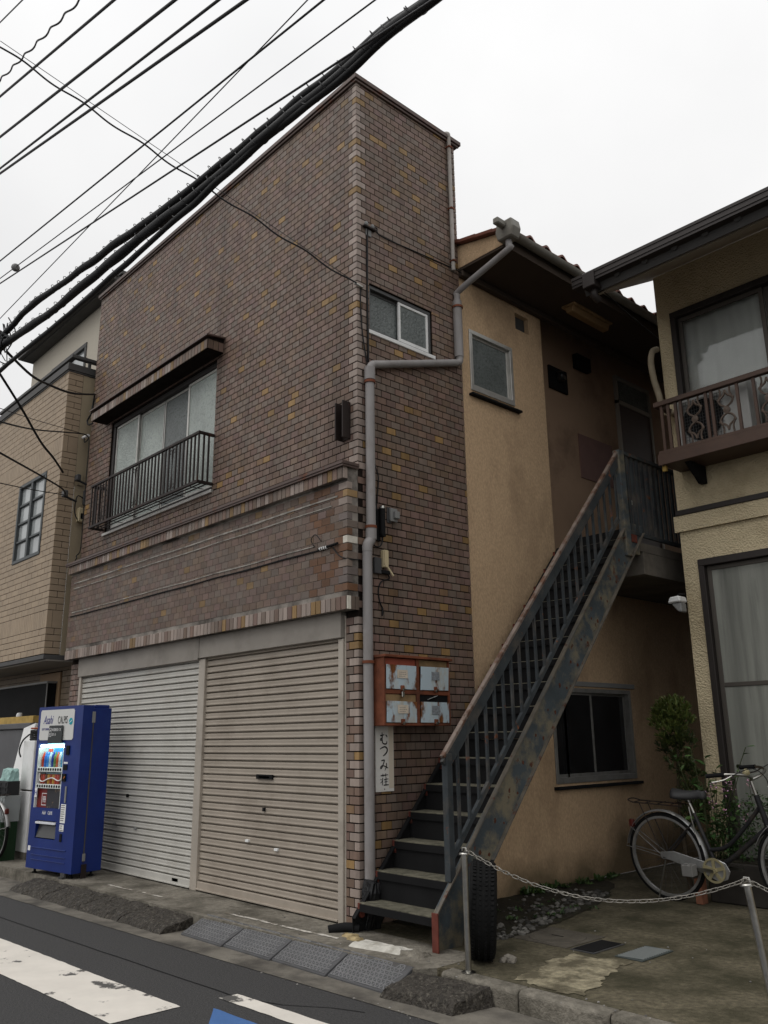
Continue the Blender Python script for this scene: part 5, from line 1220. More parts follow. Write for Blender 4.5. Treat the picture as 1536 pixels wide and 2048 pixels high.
def chain(p, q, sag, label):
    p, q = Vector(p), Vector(q); t = thing('chain', (p + q) / 2, label, 'chain', 'barrier chains')
    lk = MB(); pts = []
    for k in range(16):
        a = 2 * math.pi * k / 16; pts.append((.0115 * math.cos(a) + (.011 if math.cos(a) > 0 else -.011), .0095 * math.sin(a), 0))
    lk.tube(pts, .0026, 6, closed=True); me = lk.mesh('link'); me.materials.append(m_chain); me.polygons.foreach_set('use_smooth', [True] * len(me.polygons))
    f = lambda s: p.lerp(q, s) - Vector((0, 0, sag * 4 * s * (1 - s)))
    n = 400; L_ = 0; prev = f(0); i = 0; nxt = .0
    for k in range(1, n + 1):
        c = f(k / n); L_ += (c - prev).length
        if L_ >= nxt:
            d = (c - prev).normalized(); roll = (math.pi / 4 if i % 2 else -math.pi / 4) + random.uniform(-.25, .25)
            y_ = Vector((0, 0, 1)).cross(d).normalized(); z_ = d.cross(y_)
            m3 = Matrix((d, y_, z_)).transposed() @ Matrix.Rotation(roll, 3, 'X')
            o = bpy.data.objects.new('link', me); o.matrix_basis = Matrix.Translation(c) @ m3.to_4x4(); put(o, t); i += 1; nxt += .0335
        prev = c
chain((1.45, -.36, .70), (3.13, -.12, .67), .185, 'steel chain hanging between the two posts')
chain((3.15, -.12, .67), (4.9, .15, .70), .2, 'short run of steel chain right of the post by the bicycle')

# ------------------------------------------------------------------ old tyre leaning by the stairs
ty = thing('tyre', (1.30, -.06, 0), 'worn black car tyre standing behind the left chain post', 'tyre')
d_ = Vector((-.66, .75, 0)).normalized(); ax_ = Vector((d_.y, -d_.x, 0)); axl = (ax_ + Vector((0, 0, -.06))).normalized()
cen = Vector((1.30, -.06, .302)) 
prof = [(.19, -.05), (.205, -.078), (.25, -.088), (.282, -.080), (.292, -.068), (.296, -.03), (.297, 0), (.296, .03), (.292, .068), (.282, .080), (.25, .088), (.205, .078), (.19, .05), (.20, .0), (.19, -.05)]
MB().lathe(prof, cen, axl, 56).build('carcass', m_rubber, ty, smooth=True)
tb = MB(); u1 = Vector((0, 0, 1)) - axl * axl.z; u1.normalize(); u2 = axl.cross(u1)
for i in range(64):
    a = 2 * math.pi * i / 64; rad = u1 * math.cos(a) + u2 * math.sin(a); tan = -u1 * math.sin(a) + u2 * math.cos(a)
    for q, w_ in ((-.058, .02), (-.02, .014), (.02, .014), (.058, .02)):
        sk = .35 if q < 0 else -.35
        tb.obox(cen + rad * .2985 + axl * q + tan * (.006 if abs(q) < .03 else 0), tan * .0095 + axl * .003 * sk, axl * w_ * .5 + tan * .004 * sk, rad * .0045)
tb.build('tread_blocks', m_rubber, ty, kind='stuff')

# ------------------------------------------------------------------ bicycles
def bicycle(mat4, label, frame_m, full=True):
    t = thing('bicycle', mat4 @ Vector((.55, 0, 0)), label, 'bicycle', 'city bicycles')
    def B(mb, name, mat, parent=None, **k): return mb.xf(mat4).build(name, mat, parent or t, **k)
    R_ = .345
    m_rimm = m_chrome
    for cx in (0, 1.12):
        w_ = B(MB().lathe([(R_ - .028, -.012), (R_ - .022, -.018), (R_ - .008, -.016), (R_, -.006), (R_, .006), (R_ - .008, .016), (R_ - .022, .018), (R_ - .028, .012), (R_ - .028, -.012)], (cx, 0, R_), (0, 1, 0), 48), 'tyre', m_rubber, smooth=True)
        B(MB().lathe([(R_ - .048, -.011), (R_ - .030, -.014), (R_ - .026, -.012), (R_ - .026, .012), (R_ - .030, .014), (R_ - .048, .011), (R_ - .048, -.011)], (cx, 0, R_), (0, 1, 0), 48), 'rim', m_rimm, w_, smooth=True)
        B(MB().tube([(cx, -.05, R_), (cx, .05, R_)], .017, 10), 'hub', m_rimm, w_, smooth=True)
        sp_ = MB()
        for i in range(28):
            a = 2 * math.pi * i / 28; a2 = a + (.5 if i % 2 else -.5); s = .03 if i % 4 < 2 else -.03
            sp_.tube([(cx + .018 * math.cos(a2), s, R_ + .018 * math.sin(a2)), (cx + (R_ - .045) * math.cos(a), 0, R_ + (R_ - .045) * math.sin(a))], .0011, 4, caps=False)
        B(sp_, 'spokes', m_dkgrey, w_)
        mg = MB(); a0, a1 = ((-.15, 2.95) if cx == 0 else (.35, 2.75)); n = 26; vs = []
        for i in range(n + 1):
            a = lerp(a0, a1, i / n)
            for q, rr in ((-.026, R_ + .012), (-.015, R_ + .022), (0, R_ + .026), (.015, R_ + .022), (.026, R_ + .012)): vs.append((cx + rr * math.cos(a), q, R_ + rr * math.sin(a)))
        fs = [(5 * i + j, 5 * i + 5 + j, 5 * i + 6 + j, 5 * i + 1 + j) for i in range(n) for j in range(4)]
        B(mg.add(vs, fs), 'mudguard', m_rimm, smooth='all')
        for s in (-.045, .045): B(MB().tube([(cx, s, R_), (cx + (-.30 if cx == 0 else .30), s * .5, R_ + .22)], .003, 5).tube([(cx, s, R_), (cx - (.36 if cx == 0 else .22), s * .5, R_ + .06 if cx == 0 else R_ + .30)], .0025, 5), 'mudguard_stay', m_rimm)
    bb, st_, ht, hb = (.44, 0, .285), (.30, 0, .70), (.845, 0, .86), (.905, 0, .60)
    f_ = MB()
    f_.tube([bb, st_], .016, 12); f_.tube([(hb[0] - .004, 0, hb[2] + .03), (.62, 0, .41), bb], .019, 12)
    f_.tube(smooth_path([(ht[0] + .02, 0, ht[2] - .08), (.70, 0, .60), (.54, 0, .46), (.40, 0, .425)], 5), .016, 12)
    for s in (-.05, .05):
        f_.tube([(bb[0], s * .5, bb[2]), (0, s, R_)], .010, 8); f_.tube([(.315, s * .3, .655), (0, s, R_)], .008, 8)
    fr_ = B(f_, 'frame', frame_m, smooth=True)
    B(MB().tube([hb, ht], .021, 12), 'head_tube', frame_m, fr_, smooth=True)
    fk = MB()
    for s in (-.055, .055): fk.tube(smooth_path([(hb[0] + .005, s * .6, hb[2] - .01), (hb[0] + .08, s, .48), (1.12, s, R_)], 4), .011, 8)
    B(fk, 'fork', frame_m, smooth=True)
    B(MB().tube([st_, (.265, 0, .80)], .013, 10), 'seat_post', m_steel, smooth=True)
    B(MB().tube([(.33, -.022, .46), (.30, -.022, .56), (.285, -.024, .68), (.275, -.022, .75)], .006, 6), 'ring_lock_bar', m_steel)
    sd_ = MB(); n = 12; vs = []
    for i in range(n + 1):
        u = i / n; hw = lerp(.115, .03, min(1, u * 1.25) ** .8) * (1 - (1 - min(1, u * 6)) ** 2 * .45); x = lerp(.14, .42, u); zt = .885 - .015 * math.sin(u * math.pi) - (.012 if u > .9 else 0)
        for k in range(9):
            a = math.pi * k / 8; vs.append((x, hw * math.cos(a), zt - .06 + .065 * math.sin(a)))
    fs = [(9 * i + k, 9 * i + 9 + k, 9 * i + 10 + k, 9 * i + 1 + k) for i in range(n) for k in range(8)] + [tuple(range(9)), tuple(range(9 * n, 9 * n + 9))] + [(9 * i, 9 * i + 8, 9 * i + 17, 9 * i + 9) for i in range(n)]
    B(sd_.add(vs, fs), 'saddle', M('black_saddle', (.035, .035, .036), .5) if 'black_saddle' not in bpy.data.materials else bpy.data.materials['black_saddle'], smooth='all', fix=True)
    for s in (-.03, .03):
        for c_ in (.21, .29): B(MB().tube([(c_ + .018 * math.cos(a) , s, .80 + .018 * math.sin(a) * .8) for a in [q * .5 for q in range(13)]], .003, 5), 'saddle_spring', m_steel)
    # rear rack
    rk = MB()
    for s in (-.06, .06): rk.tube([(-.22, s, .77), (.24, s, .755)], .005, 6); rk.tube([(-.16, s, .77), (0, s * .85, R_ + .02)], .004, 6)
    for x in (-.22, -.1, .02, .14): rk.tube([(x, -.06, .768), (x, .06, .768)], .004, 6)
    rk.tube(smooth_path([(-.22, -.06, .77), (-.27, -.05, .785), (-.28, 0, .79), (-.27, .05, .785), (-.22, .06, .77)], 4), .005, 6)
    B(rk, 'rear_rack', m_iron, smooth=True)
    B(MB().prism([(-.025, .555), (.025, .555), (.02, .62), (-.02, .62)], 0, -.315, -.275), 'reflector', M('red_reflector', (.10, .02, .015), .3) if 'red_reflector' not in bpy.data.materials else bpy.data.materials['red_reflector'], bevel=.008, fix=True)
    # drive: chain guard, ring, crank, pedal (camera side is -y)
    B(MB().prism([(-.02, .385), (.10, .40), (.36, .345), (.46, .375), (.54, .345), (.57, .285), (.54, .225), (.47, .20), (.36, .25), (.05, .33), (-.02, .34)], 1, -.058, -.050), 'chain_guard', m_chrome, bevel=.003, fix=True)
    cr_ = MB().lathe([(.078, -.004), (.094, -.004), (.094, .004), (.078, .004), (.078, -.004)], (bb[0], -.064, bb[2]), (0, 1, 0), 32)
    m_br = M('brass_ring', (.42, .37, .22), .45, metal=.5) if 'brass_ring' not in bpy.data.materials else bpy.data.materials['brass_ring']
    for k in range(5):
        a = 2 * math.pi * k / 5 + .3; cr_.bar((bb[0], -.064, bb[2]), (bb[0] + .082 * math.cos(a), -.064, bb[2] + .082 * math.sin(a)), .006, .026, up=(-math.sin(a), 0, math.cos(a)))
    cr_.lathe([(0, .012), (.022, .012), (.022, -.008), (0, -.008)], (bb[0], -.064, bb[2]), (0, -1, 0), 16)
    B(cr_, 'chainring', m_br, smooth=True)
    B(MB().bar((bb[0], -.08, bb[2]), (bb[0] - .17, -.085, bb[2] + .005), .012, .022).bar((bb[0], .07, bb[2]), (bb[0] + .17, .075, bb[2] - .005), .012, .022), 'crank', m_steel)
    pd = MB()
    for q in (-.045, 0, .045): pd.box(bb[0] - .17 + q * .9 - .006, bb[0] - .17 + q * .9 + .006, -.18, -.10, bb[2] - .04, bb[2] + .045)
    pd.box(bb[0] - .215, bb[0] - .125, -.18, -.168, bb[2] - .04, bb[2] + .045); pd.box(bb[0] - .215, bb[0] - .125, -.112, -.10, bb[2] - .04, bb[2] + .045)
    B(pd, 'pedal', M('grey_pedal', (.20, .195, .185), .5) if 'grey_pedal' not in bpy.data.materials else bpy.data.materials['grey_pedal'], bevel=.004)
    B(MB().tube([(.02, -.06, R_ - .02), (-.06, -.12, .005)], .006, 6), 'side_stand', m_steel)
    # handlebar, stem, grips, levers, bell, basket
    B(MB().tube([ht, (.82, 0, .97)], .012, 10), 'stem', m_steel, smooth=True)
    hbp = MB()
    for s in (-1, 1): hbp.tube(smooth_path([(.82, 0, .97), (.87, s * .08, 1.00), (.86, s * .18, 1.03), (.76, s * .25, 1.04), (.64, s * .27, 1.03)], 5), .011, 10)
    B(hbp, 'handlebar', m_steel, smooth=True)
    for s in (-1, 1):
        B(MB().tube([(.75, s * .253, 1.04), (.61, s * .275, 1.028)], .017, 10), 'grip', m_black, smooth=True)
        B(MB().tube(smooth_path([(.80, s * .24, 1.03), (.74, s * .27, 1.0), (.66, s * .295, .985)], 4), .006, 6), 'brake_lever', m_steel)
        B(MB().tube(smooth_path([(.80, s * .24, 1.03), (.95, s * .20, 1.08), (1.0, s * .10, .98), (.93, 0, .80)], 5), .0035, 5), 'brake_cable', m_cable)
    bl = B(MB().lathe([(0, .03), (.018, .027), (.026, .014), (.028, 0), (0, 0)], (.865, -.14, 1.04), (.35, -.3, .9), 14), 'bell', m_br, smooth=True)
    bk = MB()
    x0, x1, y0, y1, z0, z1 = 1.03, 1.32, -.17, .17, .72, .95
    for z in (z0, .80, .86, .92, z1): bk.tube([(x0, y0, z), (x1, y0, z), (x1, y1, z), (x0, y1, z)], .0028 if z < z1 else .005, 5, closed=True)
    for k in range(7):
        a = lerp(0, 1, k / 6)
        for q in ((lerp(x0, x1, a), y0), (lerp(x0, x1, a), y1), (x0, lerp(y0, y1, a)), (x1, lerp(y0, y1, a))): bk.tube([(q[0], q[1], z0), (q[0], q[1], z1)], .0022, 4, caps=False)
        bk.tube([(lerp(x0, x1, a), y0, z0), (lerp(x0, x1, a), y1, z0)], .0022, 4, caps=False)
    B(bk, 'basket', m_steel)
    return t
m_bkf = M('black_bike_frame', (.02, .02, .022), .4, noise_amt=.2, dirt=(.08, .06, .045), dirt_amt=.4, dscale=9)
BA = math.atan2(-.03, 1.1)
bicycle(Matrix.Translation((1.135, 2.62, 0)) @ Matrix.Scale(1.06, 4) @ Matrix.Rotation(BA, 4, 'Z') @ Matrix.Rotation(math.radians(5), 4, 'X'), 'black step-through bicycle parked on the lot behind the chain', m_bkf)
bicycle(Matrix.Translation((-6.17, -.62, 0)) @ Matrix.Rotation(math.radians(186), 4, 'Z') @ Matrix.Rotation(math.radians(-3), 4, 'X'), 'bicycle cut off by the left edge beside the vending machine', m_bkf)

# ------------------------------------------------------------------ clutter left of the vending machine
gb = thing('grey_bin', (-7.6, .1, 0), 'dark grey storage box with a flat lid behind the left bicycle', 'storage box')
m_bin = M('bin_grey', (.10, .10, .105), .6, noise_amt=.1)
MB().box(-9.0, -6.72, -.10, .30, .02, 1.58).build('body', m_bin, gb, bevel=.01); MB().box(-9.02, -6.70, -.13, .32, 1.581, 1.66).build('lid', m_bin, gb, bevel=.01)
tr_ = thing('wooden_tray', (-7.6, .1, 1.66), 'yellow wooden tray lying on the dark grey storage box', 'tray')
m_yw = M('yellow_wood', (.42, .28, .08), .7, noise_amt=.2, nscale=9)
MB().box(-8.4, -6.85, -.04, -.02, 1.662, 1.76).box(-8.4, -6.85, .14, .16, 1.662, 1.76).box(-8.4, -8.38, -.02, .14, 1.662, 1.76).box(-6.87, -6.85, -.02, .14, 1.662, 1.76).box(-8.38, -6.87, -.02, .14, 1.662, 1.68).build('frame', m_yw, tr_, bevel=.003)
jg = thing('white_canister', (-7.75, .05, 1.68), 'small white canister standing in the yellow tray', 'canister')
MB().lathe([(0, 0), (.04, 0), (.045, .01), (.045, .11), (.035, .135), (.02, .14), (0, .14)], (-7.62, .05, 1.681), (0, 0, 1), 16).build('body', m_white, jg, smooth=True)
gw = thing('display_case', (-7.8, .2, 1.66), 'dark glass case behind the yellow tray under the overhang', 'glass case')
MB().box(-9, -7.05, .20, .34, 1.70, 2.22).build('glass_box', m_black, gw); MB().box(-9, -7.03, .185, .35, 2.221, 2.25).box(-7.05, -7.03, .185, .199, 1.70, 2.22).build('frame', m_grey, gw, bevel=.003)
tag(MB().obox((-6.60, -.25, 1.01), (.20, 0, .03), (0, .025, -.006), (-.10, .14, .61)).build('foam_plank', m_white, None, bevel=.01), 'white foam plank leaning against the grey storage box', 'plank')
lk_ = thing('metal_locker', (-5.95, -.2, 0), 'narrow white metal locker right behind the vending machine', 'locker')
MB().box(-6.28, -5.92, -.34, -.10, .08, .80).build('lower_door', m_white, lk_, bevel=.006); MB().box(-6.28, -5.92, -.34, -.10, .82, 1.42).build('upper_door', m_white, lk_, bevel=.006)
MB().box(-6.27, -5.93, -.33, -.11, 0, .08).box(-6.27, -5.93, -.32, -.11, .801, .819).build('plinth', m_conc, lk_); MB().box(-6.24, -6.22, -.355, -.341, .45, .60).build('handle', M('brass_handle', (.4, .26, .07), .4, metal=.5), lk_)
hc = MB()
for i in range(7):
    hc.tube([(-6.10 + .13 * math.cos(a), -.23 + .09 * math.sin(a), 1.435 + i * .018 + .006 * math.sin(3 * a + i)) for a in [k * .42 for k in range(15)]], .010, 6, closed=True)
hc.tube(smooth_path([(-6.17, -.32, 1.50), (-6.28, -.36, 1.42), (-6.34, -.37, 1.30), (-6.27, -.37, 1.22)], 5), .010, 6)
tag(hc.build('cable_coil', m_cable, None, smooth=True), 'coil of dark cable on top of the white locker', 'cable coil')
tag(MB().tube([(-6.10 + .12 * math.cos(a), -.23 + .085 * math.sin(a), 1.575) for a in [k * .42 for k in range(15)]], .012, 6, closed=True).build('hose_coil', M('orange_hose', (.30, .06, .02), .5), None, smooth=True), 'orange hose coil lying on the dark cable coil', 'hose')
def crate(x0, x1, y0, y1, z0, z1, mat, label, slats=4, lidm=None):
    t = thing('crate', ((x0 + x1) / 2, (y0 + y1) / 2, z0), label, 'crate')
    MB().box(x0, x1, y0, y1, z0, z0 + .015).build('base', mat, t)
    for (a, b, c, d) in ((x0, x1, y0, y0 + .012), (x0, x1, y1 - .012, y1), (x0, x0 + .012, y0 + .012, y1 - .012), (x1 - .012, x1, y0 + .012, y1 - .012)): MB().box(a, b, c, d, z0 + .015, z1).build('side', mat, t, bevel=.002)
    rb = MB()
    for i in range(slats): z = lerp(z0 + .04, z1 - .012, i / (slats - 1)); rb.box(x0 - .008, x1 + .008, y0 - .008, y0 - .0005, z - .008, z + .008)
    rb.box(x0 + .05, x0 + .07, y0 - .009, y0 - .0005, z0, z1).box(x1 - .07, x1 - .05, y0 - .009, y0 - .0005, z0, z1); rb.build('ribs', mat, t)
crate(-6.36, -6.02, -.62, -.42, .0, .45, M('green_plastic', (.012, .035, .014), .7), 'tall green crate on the ground behind the left bicycle wheel', 6)
crate(-6.38, -6.02, -.61, -.41, .452, .76, M('cloudy_plastic', (.30, .32, .32), .35), 'cloudy plastic container stacked on the green crate', 3)
crate(-6.34, -6.04, -.58, -.43, .762, .93, M('dark_plastic', (.03, .03, .032), .5), 'dark small crate on the cloudy container', 3)
tag(lump('plastic_bag', 'mint green plastic bag on top of the stacked crates', 'bag', [(-6.33, -.56, 1.08), (-6.06, -.56, 1.07), (-6.06, -.45, 1.07), (-6.32, -.45, 1.08)], [(-6.34, -.57, .932), (-6.04, -.57, .932), (-6.04, -.44, .932), (-6.33, -.44, .932)], M('mint_bag', (.30, .46, .43), .5), amp=.02, nx=8, ny=6))

# ------------------------------------------------------------------ soil bed, stones, plants
sheet([(0, .33), (.55, .36), (1.0, .40), (1.06, .72), (.95, 1.25), (.84, 1.85), (.62, 2.45), (.30, 3.0), (0, 3.2)], .004, 'soil_bed', m_soil, jitter=.03)
mb = MB(); random.seed(11)
ico = bmesh.new(); bmesh.ops.create_icosphere(ico, subdivisions=1, radius=1); IV = [v.co.copy() for v in ico.verts]; IF = [[v.index for v in f.verts] for f in ico.faces]; ico.free()
def stone(x, y, r, col, z=.0):
    s = random.uniform(0, 99); sc = Vector((random.uniform(.8, 1.3), random.uniform(.8, 1.3), random.uniform(.5, .8)))
    mb.add([(x + v.x * r * sc.x * (1 + .5 * noise.noise(v * 1.5 + Vector((s, 0, 0)))), y + v.y * r * sc.y * (1 + .5 * noise.noise(v * 1.5 + Vector((0, s, 0)))), z + r * .3 + v.z * r * sc.z * (1 + .4 * noise.noise(v * 1.5 + Vector((0, 0, s))))) for v in IV], IF, col)
for i in range(330):
    t = random.random(); y = lerp(.38, 2.5, t); edge = lerp(1.04, .58, max(0, (y - .7) / 1.8)) if y > .7 else 1.03
    x = edge - abs(random.gauss(0, .16)) if random.random() < .65 else random.uniform(.08, edge)
    if x < .05: continue
    c = random.uniform(.07, .20) if random.random() < .5 else random.uniform(.03, .09)
    stone(x, y, random.uniform(.008, .028) * (1.35 if random.random() < .1 else 1), (c, c * .95, c * .86))
for x, y in ((1.42, -.02), (1.45, .04), (1.40, .06), (1.47, .0)): stone(x, y, .03, (.22, .20, .17))
for i in range(140):
    x = random.uniform(-1.2, 3.4); y = random.choice((random.uniform(-.5, -.32), rd(x, -.96) + random.gauss(0, .03), random.uniform(-.3, 1.2))); 
    if x < .2 and y > -.1: continue
    c = random.uniform(.1, .3); stone(x, y, random.uniform(.003, .008), (c, c * .95, c * .88), 0.0 if y > -.55 else RZ)
mb.build('gravel', m_stone, None, kind='stuff', smooth=True)['label'] = 'loose pale stones and grit on the soil bed'
def leafm(name, c, v=.35):
    m = M(name, c, .5, spec=.4, src='attr'); b_ = m.node_tree.nodes['Principled BSDF']; b_.inputs['Subsurface Weight'].default_value = 0.0
    return m
m_leaf = leafm('leaf_green', (.05, .09, .03))
def leaf(mb, p, d, L_, w_, col, up=None, fold=.25):
    d = Vector(d).normalized(); s = d.cross(Vector((random.gauss(0, .4), random.gauss(0, .4), 1))).normalized(); n_ = s.cross(d).normalized(); p = Vector(p)
    a = p; b1 = p + d * L_ * .3 + s * w_ * .5 + n_ * w_ * fold; b2 = p + d * L_ * .3 - s * w_ * .5 + n_ * w_ * fold
    c1 = p + d * L_ * .7 + s * w_ * .38 + n_ * w_ * fold * .6; c2 = p + d * L_ * .7 - s * w_ * .38 + n_ * w_ * fold * .6; m1 = p + d * L_ * .35; m2 = p + d * L_ * .72 - n_ * L_ * .02; e = p + d * L_ - n_ * L_ * .08
    mb.add([a, b1, c1, e, c2, b2, m1, m2], [(0, 1, 6), (1, 2, 7, 6), (2, 3, 7), (0, 6, 5), (6, 7, 4, 5), (7, 3, 4)], col)
def rcol(base, lo=.6, hi=1.35): v = random.uniform(lo, hi); return (base[0] * v * random.uniform(.85, 1.2), base[1] * v, base[2] * v * random.uniform(.8, 1.2))
random.seed(21)
sh = thing('conifer_shrub', (1.02, 3.08, 0), 'dense green conifer shrub between the stairs and the stucco house corner', 'shrub')
tk = MB(); tk.tube(smooth_path([(1.05, 3.10, 0), (1.04, 3.08, .4), (1.03, 3.08, .8), (1.06, 3.08, 1.2), (1.07, 3.08, 1.6)], 4), [.025 - .0008 * i for i in range(17)], 8)
tk.build('trunk', M('bark', (.06, .045, .03), .9, noise_amt=.3), sh, smooth=True)
cr_ = MB()
for (cx, cy, cz, r, n) in ((1.04, 3.06, 1.62, .11, 60), (1.13, 3.06, 1.52, .11, 60), (.97, 3.04, 1.50, .11, 60), (1.06, 3.02, 1.42, .13, 70), (1.14, 3.06, 1.32, .11, 50), (1.0, 3.06, 1.27, .11, 50), (1.10, 3.08, 1.12, .12, 40), (1.20, 3.04, 1.05, .10, 30), (1.18, 3.06, .85, .13, 40), (1.25, 3.02, .70, .11, 34), (1.12, 3.08, .60, .12, 30), (.93, 3.02, 1.60, .06, 14), (1.19, 3.02, 1.62, .06, 14)):
    for i in range(n):
        v = Vector((random.gauss(0, 1), random.gauss(0, 1), random.gauss(.25, 1))).normalized() * r * random.uniform(.35, 1)
        p = Vector((cx, cy, cz)) + v; base = (.095, .125, .030) if cz > 1.35 else (.05, .065, .02)
        d0 = (v.normalized() + Vector((0, 0, 1.1))).normalized()
        for k in range(9):
            d = (d0 + Vector((random.gauss(0, .45), random.gauss(0, .45), random.gauss(0, .35)))).normalized()
            leaf(cr_, p + d0 * .004 * k, d, random.uniform(.04, .07), .016, rcol(base), fold=.12)
cr_.build('crown', m_leaf, sh)
lp = thing('leafy_plant', (1.45, 2.85, 0), 'leafy plant with broad bright leaves in front of the stucco house corner', 'plant')
sm = MB(); lv = MB()
for i in range(15):
    bx, by = 1.42 + random.gauss(0, .05), 2.90 + random.gauss(0, .03); tx, ty_, tz = 1.43 + random.gauss(0, .15), 2.90 + random.gauss(0, .05), random.uniform(.75, 1.32)
    pts = smooth_path([(bx, by, .05), (lerp(bx, tx, .4), lerp(by, ty_, .4), tz * .55), (tx, ty_, tz)], 6); sm.tube(pts, .004, 5)
    for k in range(9):
        p = pts[-1 - k] if k < len(pts) - 4 else pts[-1]
        leaf(lv, p, (random.gauss(0, 1), random.gauss(-.3, 1), random.gauss(.25, .5)), random.uniform(.05, .12), random.uniform(.03, .055), rcol((.05, .10, .025), .5, 1.7), fold=.18)
sm.build('stems', M('green_stem', (.05, .06, .025), .7), lp); lv.build('leaves', m_leaf, lp)
pl_ = thing('planter_trough', (1.9, 2.75, 0), 'long dark planter trough against the stucco house behind the bicycle', 'planter')
MB().box(1.40, 2.95, 2.78, 3.12, .0, .33).build('trough', M('dark_planter', (.03, .026, .022), .8, noise_amt=.3), pl_, bevel=.01); MB().box(1.42, 2.93, 2.80, 3.10, .331, .345).build('soil', m_soil, pl_)
fp = thing('flowering_plant', (1.75, 2.8, .34), 'pink-flowered geranium bush growing from the planter trough', 'plant')
fo = MB(); random.seed(5)
for (cx, cy, cz, rx, rz_, n) in ((1.62, 2.76, .62, .17, .22, 420), (1.85, 2.76, .68, .20, .24, 480), (1.50, 2.76, .50, .13, .16, 240), (2.05, 2.78, .72, .15, .2, 240), (1.72, 2.72, .42, .2, .1, 200)):
    for i in range(n):
        v = Vector((random.gauss(0, 1), random.gauss(0, 1), random.gauss(0, 1))).normalized() * random.uniform(.4, 1) ** .6
        p = Vector((cx + v.x * rx, cy + .15 + v.y * .10, cz + v.z * rz_)); dk = .55 + .45 * max(0, v.z * .5 + .5)
        leaf(fo, p, (v.x + random.gauss(0, .5), v.y - .3 + random.gauss(0, .5), random.gauss(.2, .5)), random.uniform(.022, .045), random.uniform(.012, .024), rcol((.035, .075, .02), .6, 1.4), fold=.2)
fo.build('foliage', m_leaf, fp)
m_pink = leafm('pink_petal', (.5, .3, .4)); stm = MB()
for (x, y, z) in ((1.53, 2.78, .96), (1.62, 2.66, .90), (1.70, 2.68, .95), (1.47, 2.70, .88), (1.77, 2.67, .80), (1.60, 2.66, .73), (1.80, 2.68, .70), (1.50, 2.68, .80), (1.66, 2.68, 1.0), (1.85, 2.7, .98)):
    y = 2.80; stm.tube([(x + random.gauss(0, .02), y + .06, z - .2), (x, y, z)], .002, 4); fh = MB()
    for k in range(16):
        v = Vector((random.gauss(0, 1), random.gauss(-.4, 1), random.gauss(.2, .8))).normalized() * .024
        leaf(fh, Vector((x, y, z)) + v, v, .016, .012, rcol((.42, .24, .33), .75, 1.3), fold=.1)
    fh.build('flower_head', m_pink, fp)
stm.build('flower_stems', bpy.data.materials['green_stem'], fp)
wd_ = MB(); random.seed(31)
for i in range(44):
    y = random.uniform(1.9, 3.6); x = random.uniform(.01, .10) + max(0, random.gauss(0, .04)); k_ = random.randint(5, 11); h = random.uniform(.03, .08)
    for k in range(k_): leaf(wd_, (x + random.gauss(0, .015), y + random.gauss(0, .02), .01), (random.gauss(0, .7), random.gauss(0, .7), random.uniform(.3, 1.2)), h * random.uniform(.6, 1.1), h * .4, rcol((.045, .085, .022), .6, 1.3))
for i in range(14):
    x, y = random.uniform(.3, .9), random.uniform(.8, 1.9)
    for k in range(7): leaf(wd_, (x + random.gauss(0, .02), y + random.gauss(0, .02), .01), (random.gauss(0, .9), random.gauss(0, .9), random.uniform(.2, .8)), .04, .018, rcol((.05, .09, .03), .5, 1.2))
tag(wd_.build('weeds', m_leaf, None), 'low weeds growing along the foot of the rendered wall', kind='stuff')
bk_ = thing('brick', (1.33, 2.66, 0), 'reddish brick standing on end behind the bicycle wheel', 'brick')
MB().box(1.36, 1.42, 2.60, 2.70, 0, .20).build('body', M('red_brick', (.20, .085, .05), .85, noise_amt=.25, nscale=14), bk_, bevel=.004)

# ------------------------------------------------------------------ overhead cables
def wire(name, label, pts, r, mat=None, group='overhead wires', n=6, cat='cable', sm=6):
    o = MB().tube(smooth_path(pts, sm) if len(pts) > 2 else pts, r, n).build(name, mat or m_wire, None, smooth='all')
    return tag(o, label, cat, group)
def ext(a, b, k=.0): return [Vector(a), Vector(b)]
W_ = {'w1': ([-1.762, -2.9, 7.749], [-.738, -2.9, 7.378], .006, 'thin wire across the extreme top left corner of the sky'),
      'w3': ([-2.049, -2.9, 6.946], [1.803, -2.9, 5.664], .0105, 'thick wire third from the top left corner, just below the wavy one'),
      'w4': ([-2.144, -2.9, 6.51], [2.884, -2.9, 4.955], .0105, 'thick wire leaving the top edge right of the third one'),
      'w5': ([-2.161, -2.9, 6.149], [3.474, -2.9, 4.592], .0085, 'upper of the two wires that nearly meet at the left edge'),
      'w6': ([-3.112, -2.7, 6.701], [3.632, -2.7, 4.694], .0105, 'lower of the two wires that nearly meet at the left edge'),
      'w7': ([-4.66, -2.3, 6.371], [4.212, -2.3, 4.992], .007, 'single wire running parallel above the thick cable bundle'),
      'w8': ([-5.149, -2.2, 6.385], [4.723, -2.2, 4.777], .005, 'fine wire that carries the small round insulator'),
      'w9': ([-5.246, -2.2, 6.402], [5.196, -2.2, 4.386], .007, 'wire just below the insulator wire, meeting the thick bundle'),
      'w10': ([-7.242, -1.6, 6.555], [3.526, -1.6, 6.616], .0055, 'steep fine wire crossing the others in the middle of the sky')}
for k, (a, b, r, lbl) in W_.items():
    a, b = Vector(a), Vector(b); wire('power_line', lbl, [a, a.lerp(b, .5) - Vector((0, 0, .0)), b], r)
a, b = Vector((-3.196, -2.6, 8.065)), Vector((.256, -2.6, 7.075)); n = 60
wire('power_line', 'wavy twisted wire near the top left corner', [a.lerp(b, i / n) + Vector((0, .01 * math.cos(i * 1.1), .009 * math.sin(i * 1.1))) for i in range(n + 1)], .008, sm=2)
ib = thing('line_insulator', (-2.655, -2.2, 5.972), 'small round insulator on a fine wire at the left edge', 'insulator')
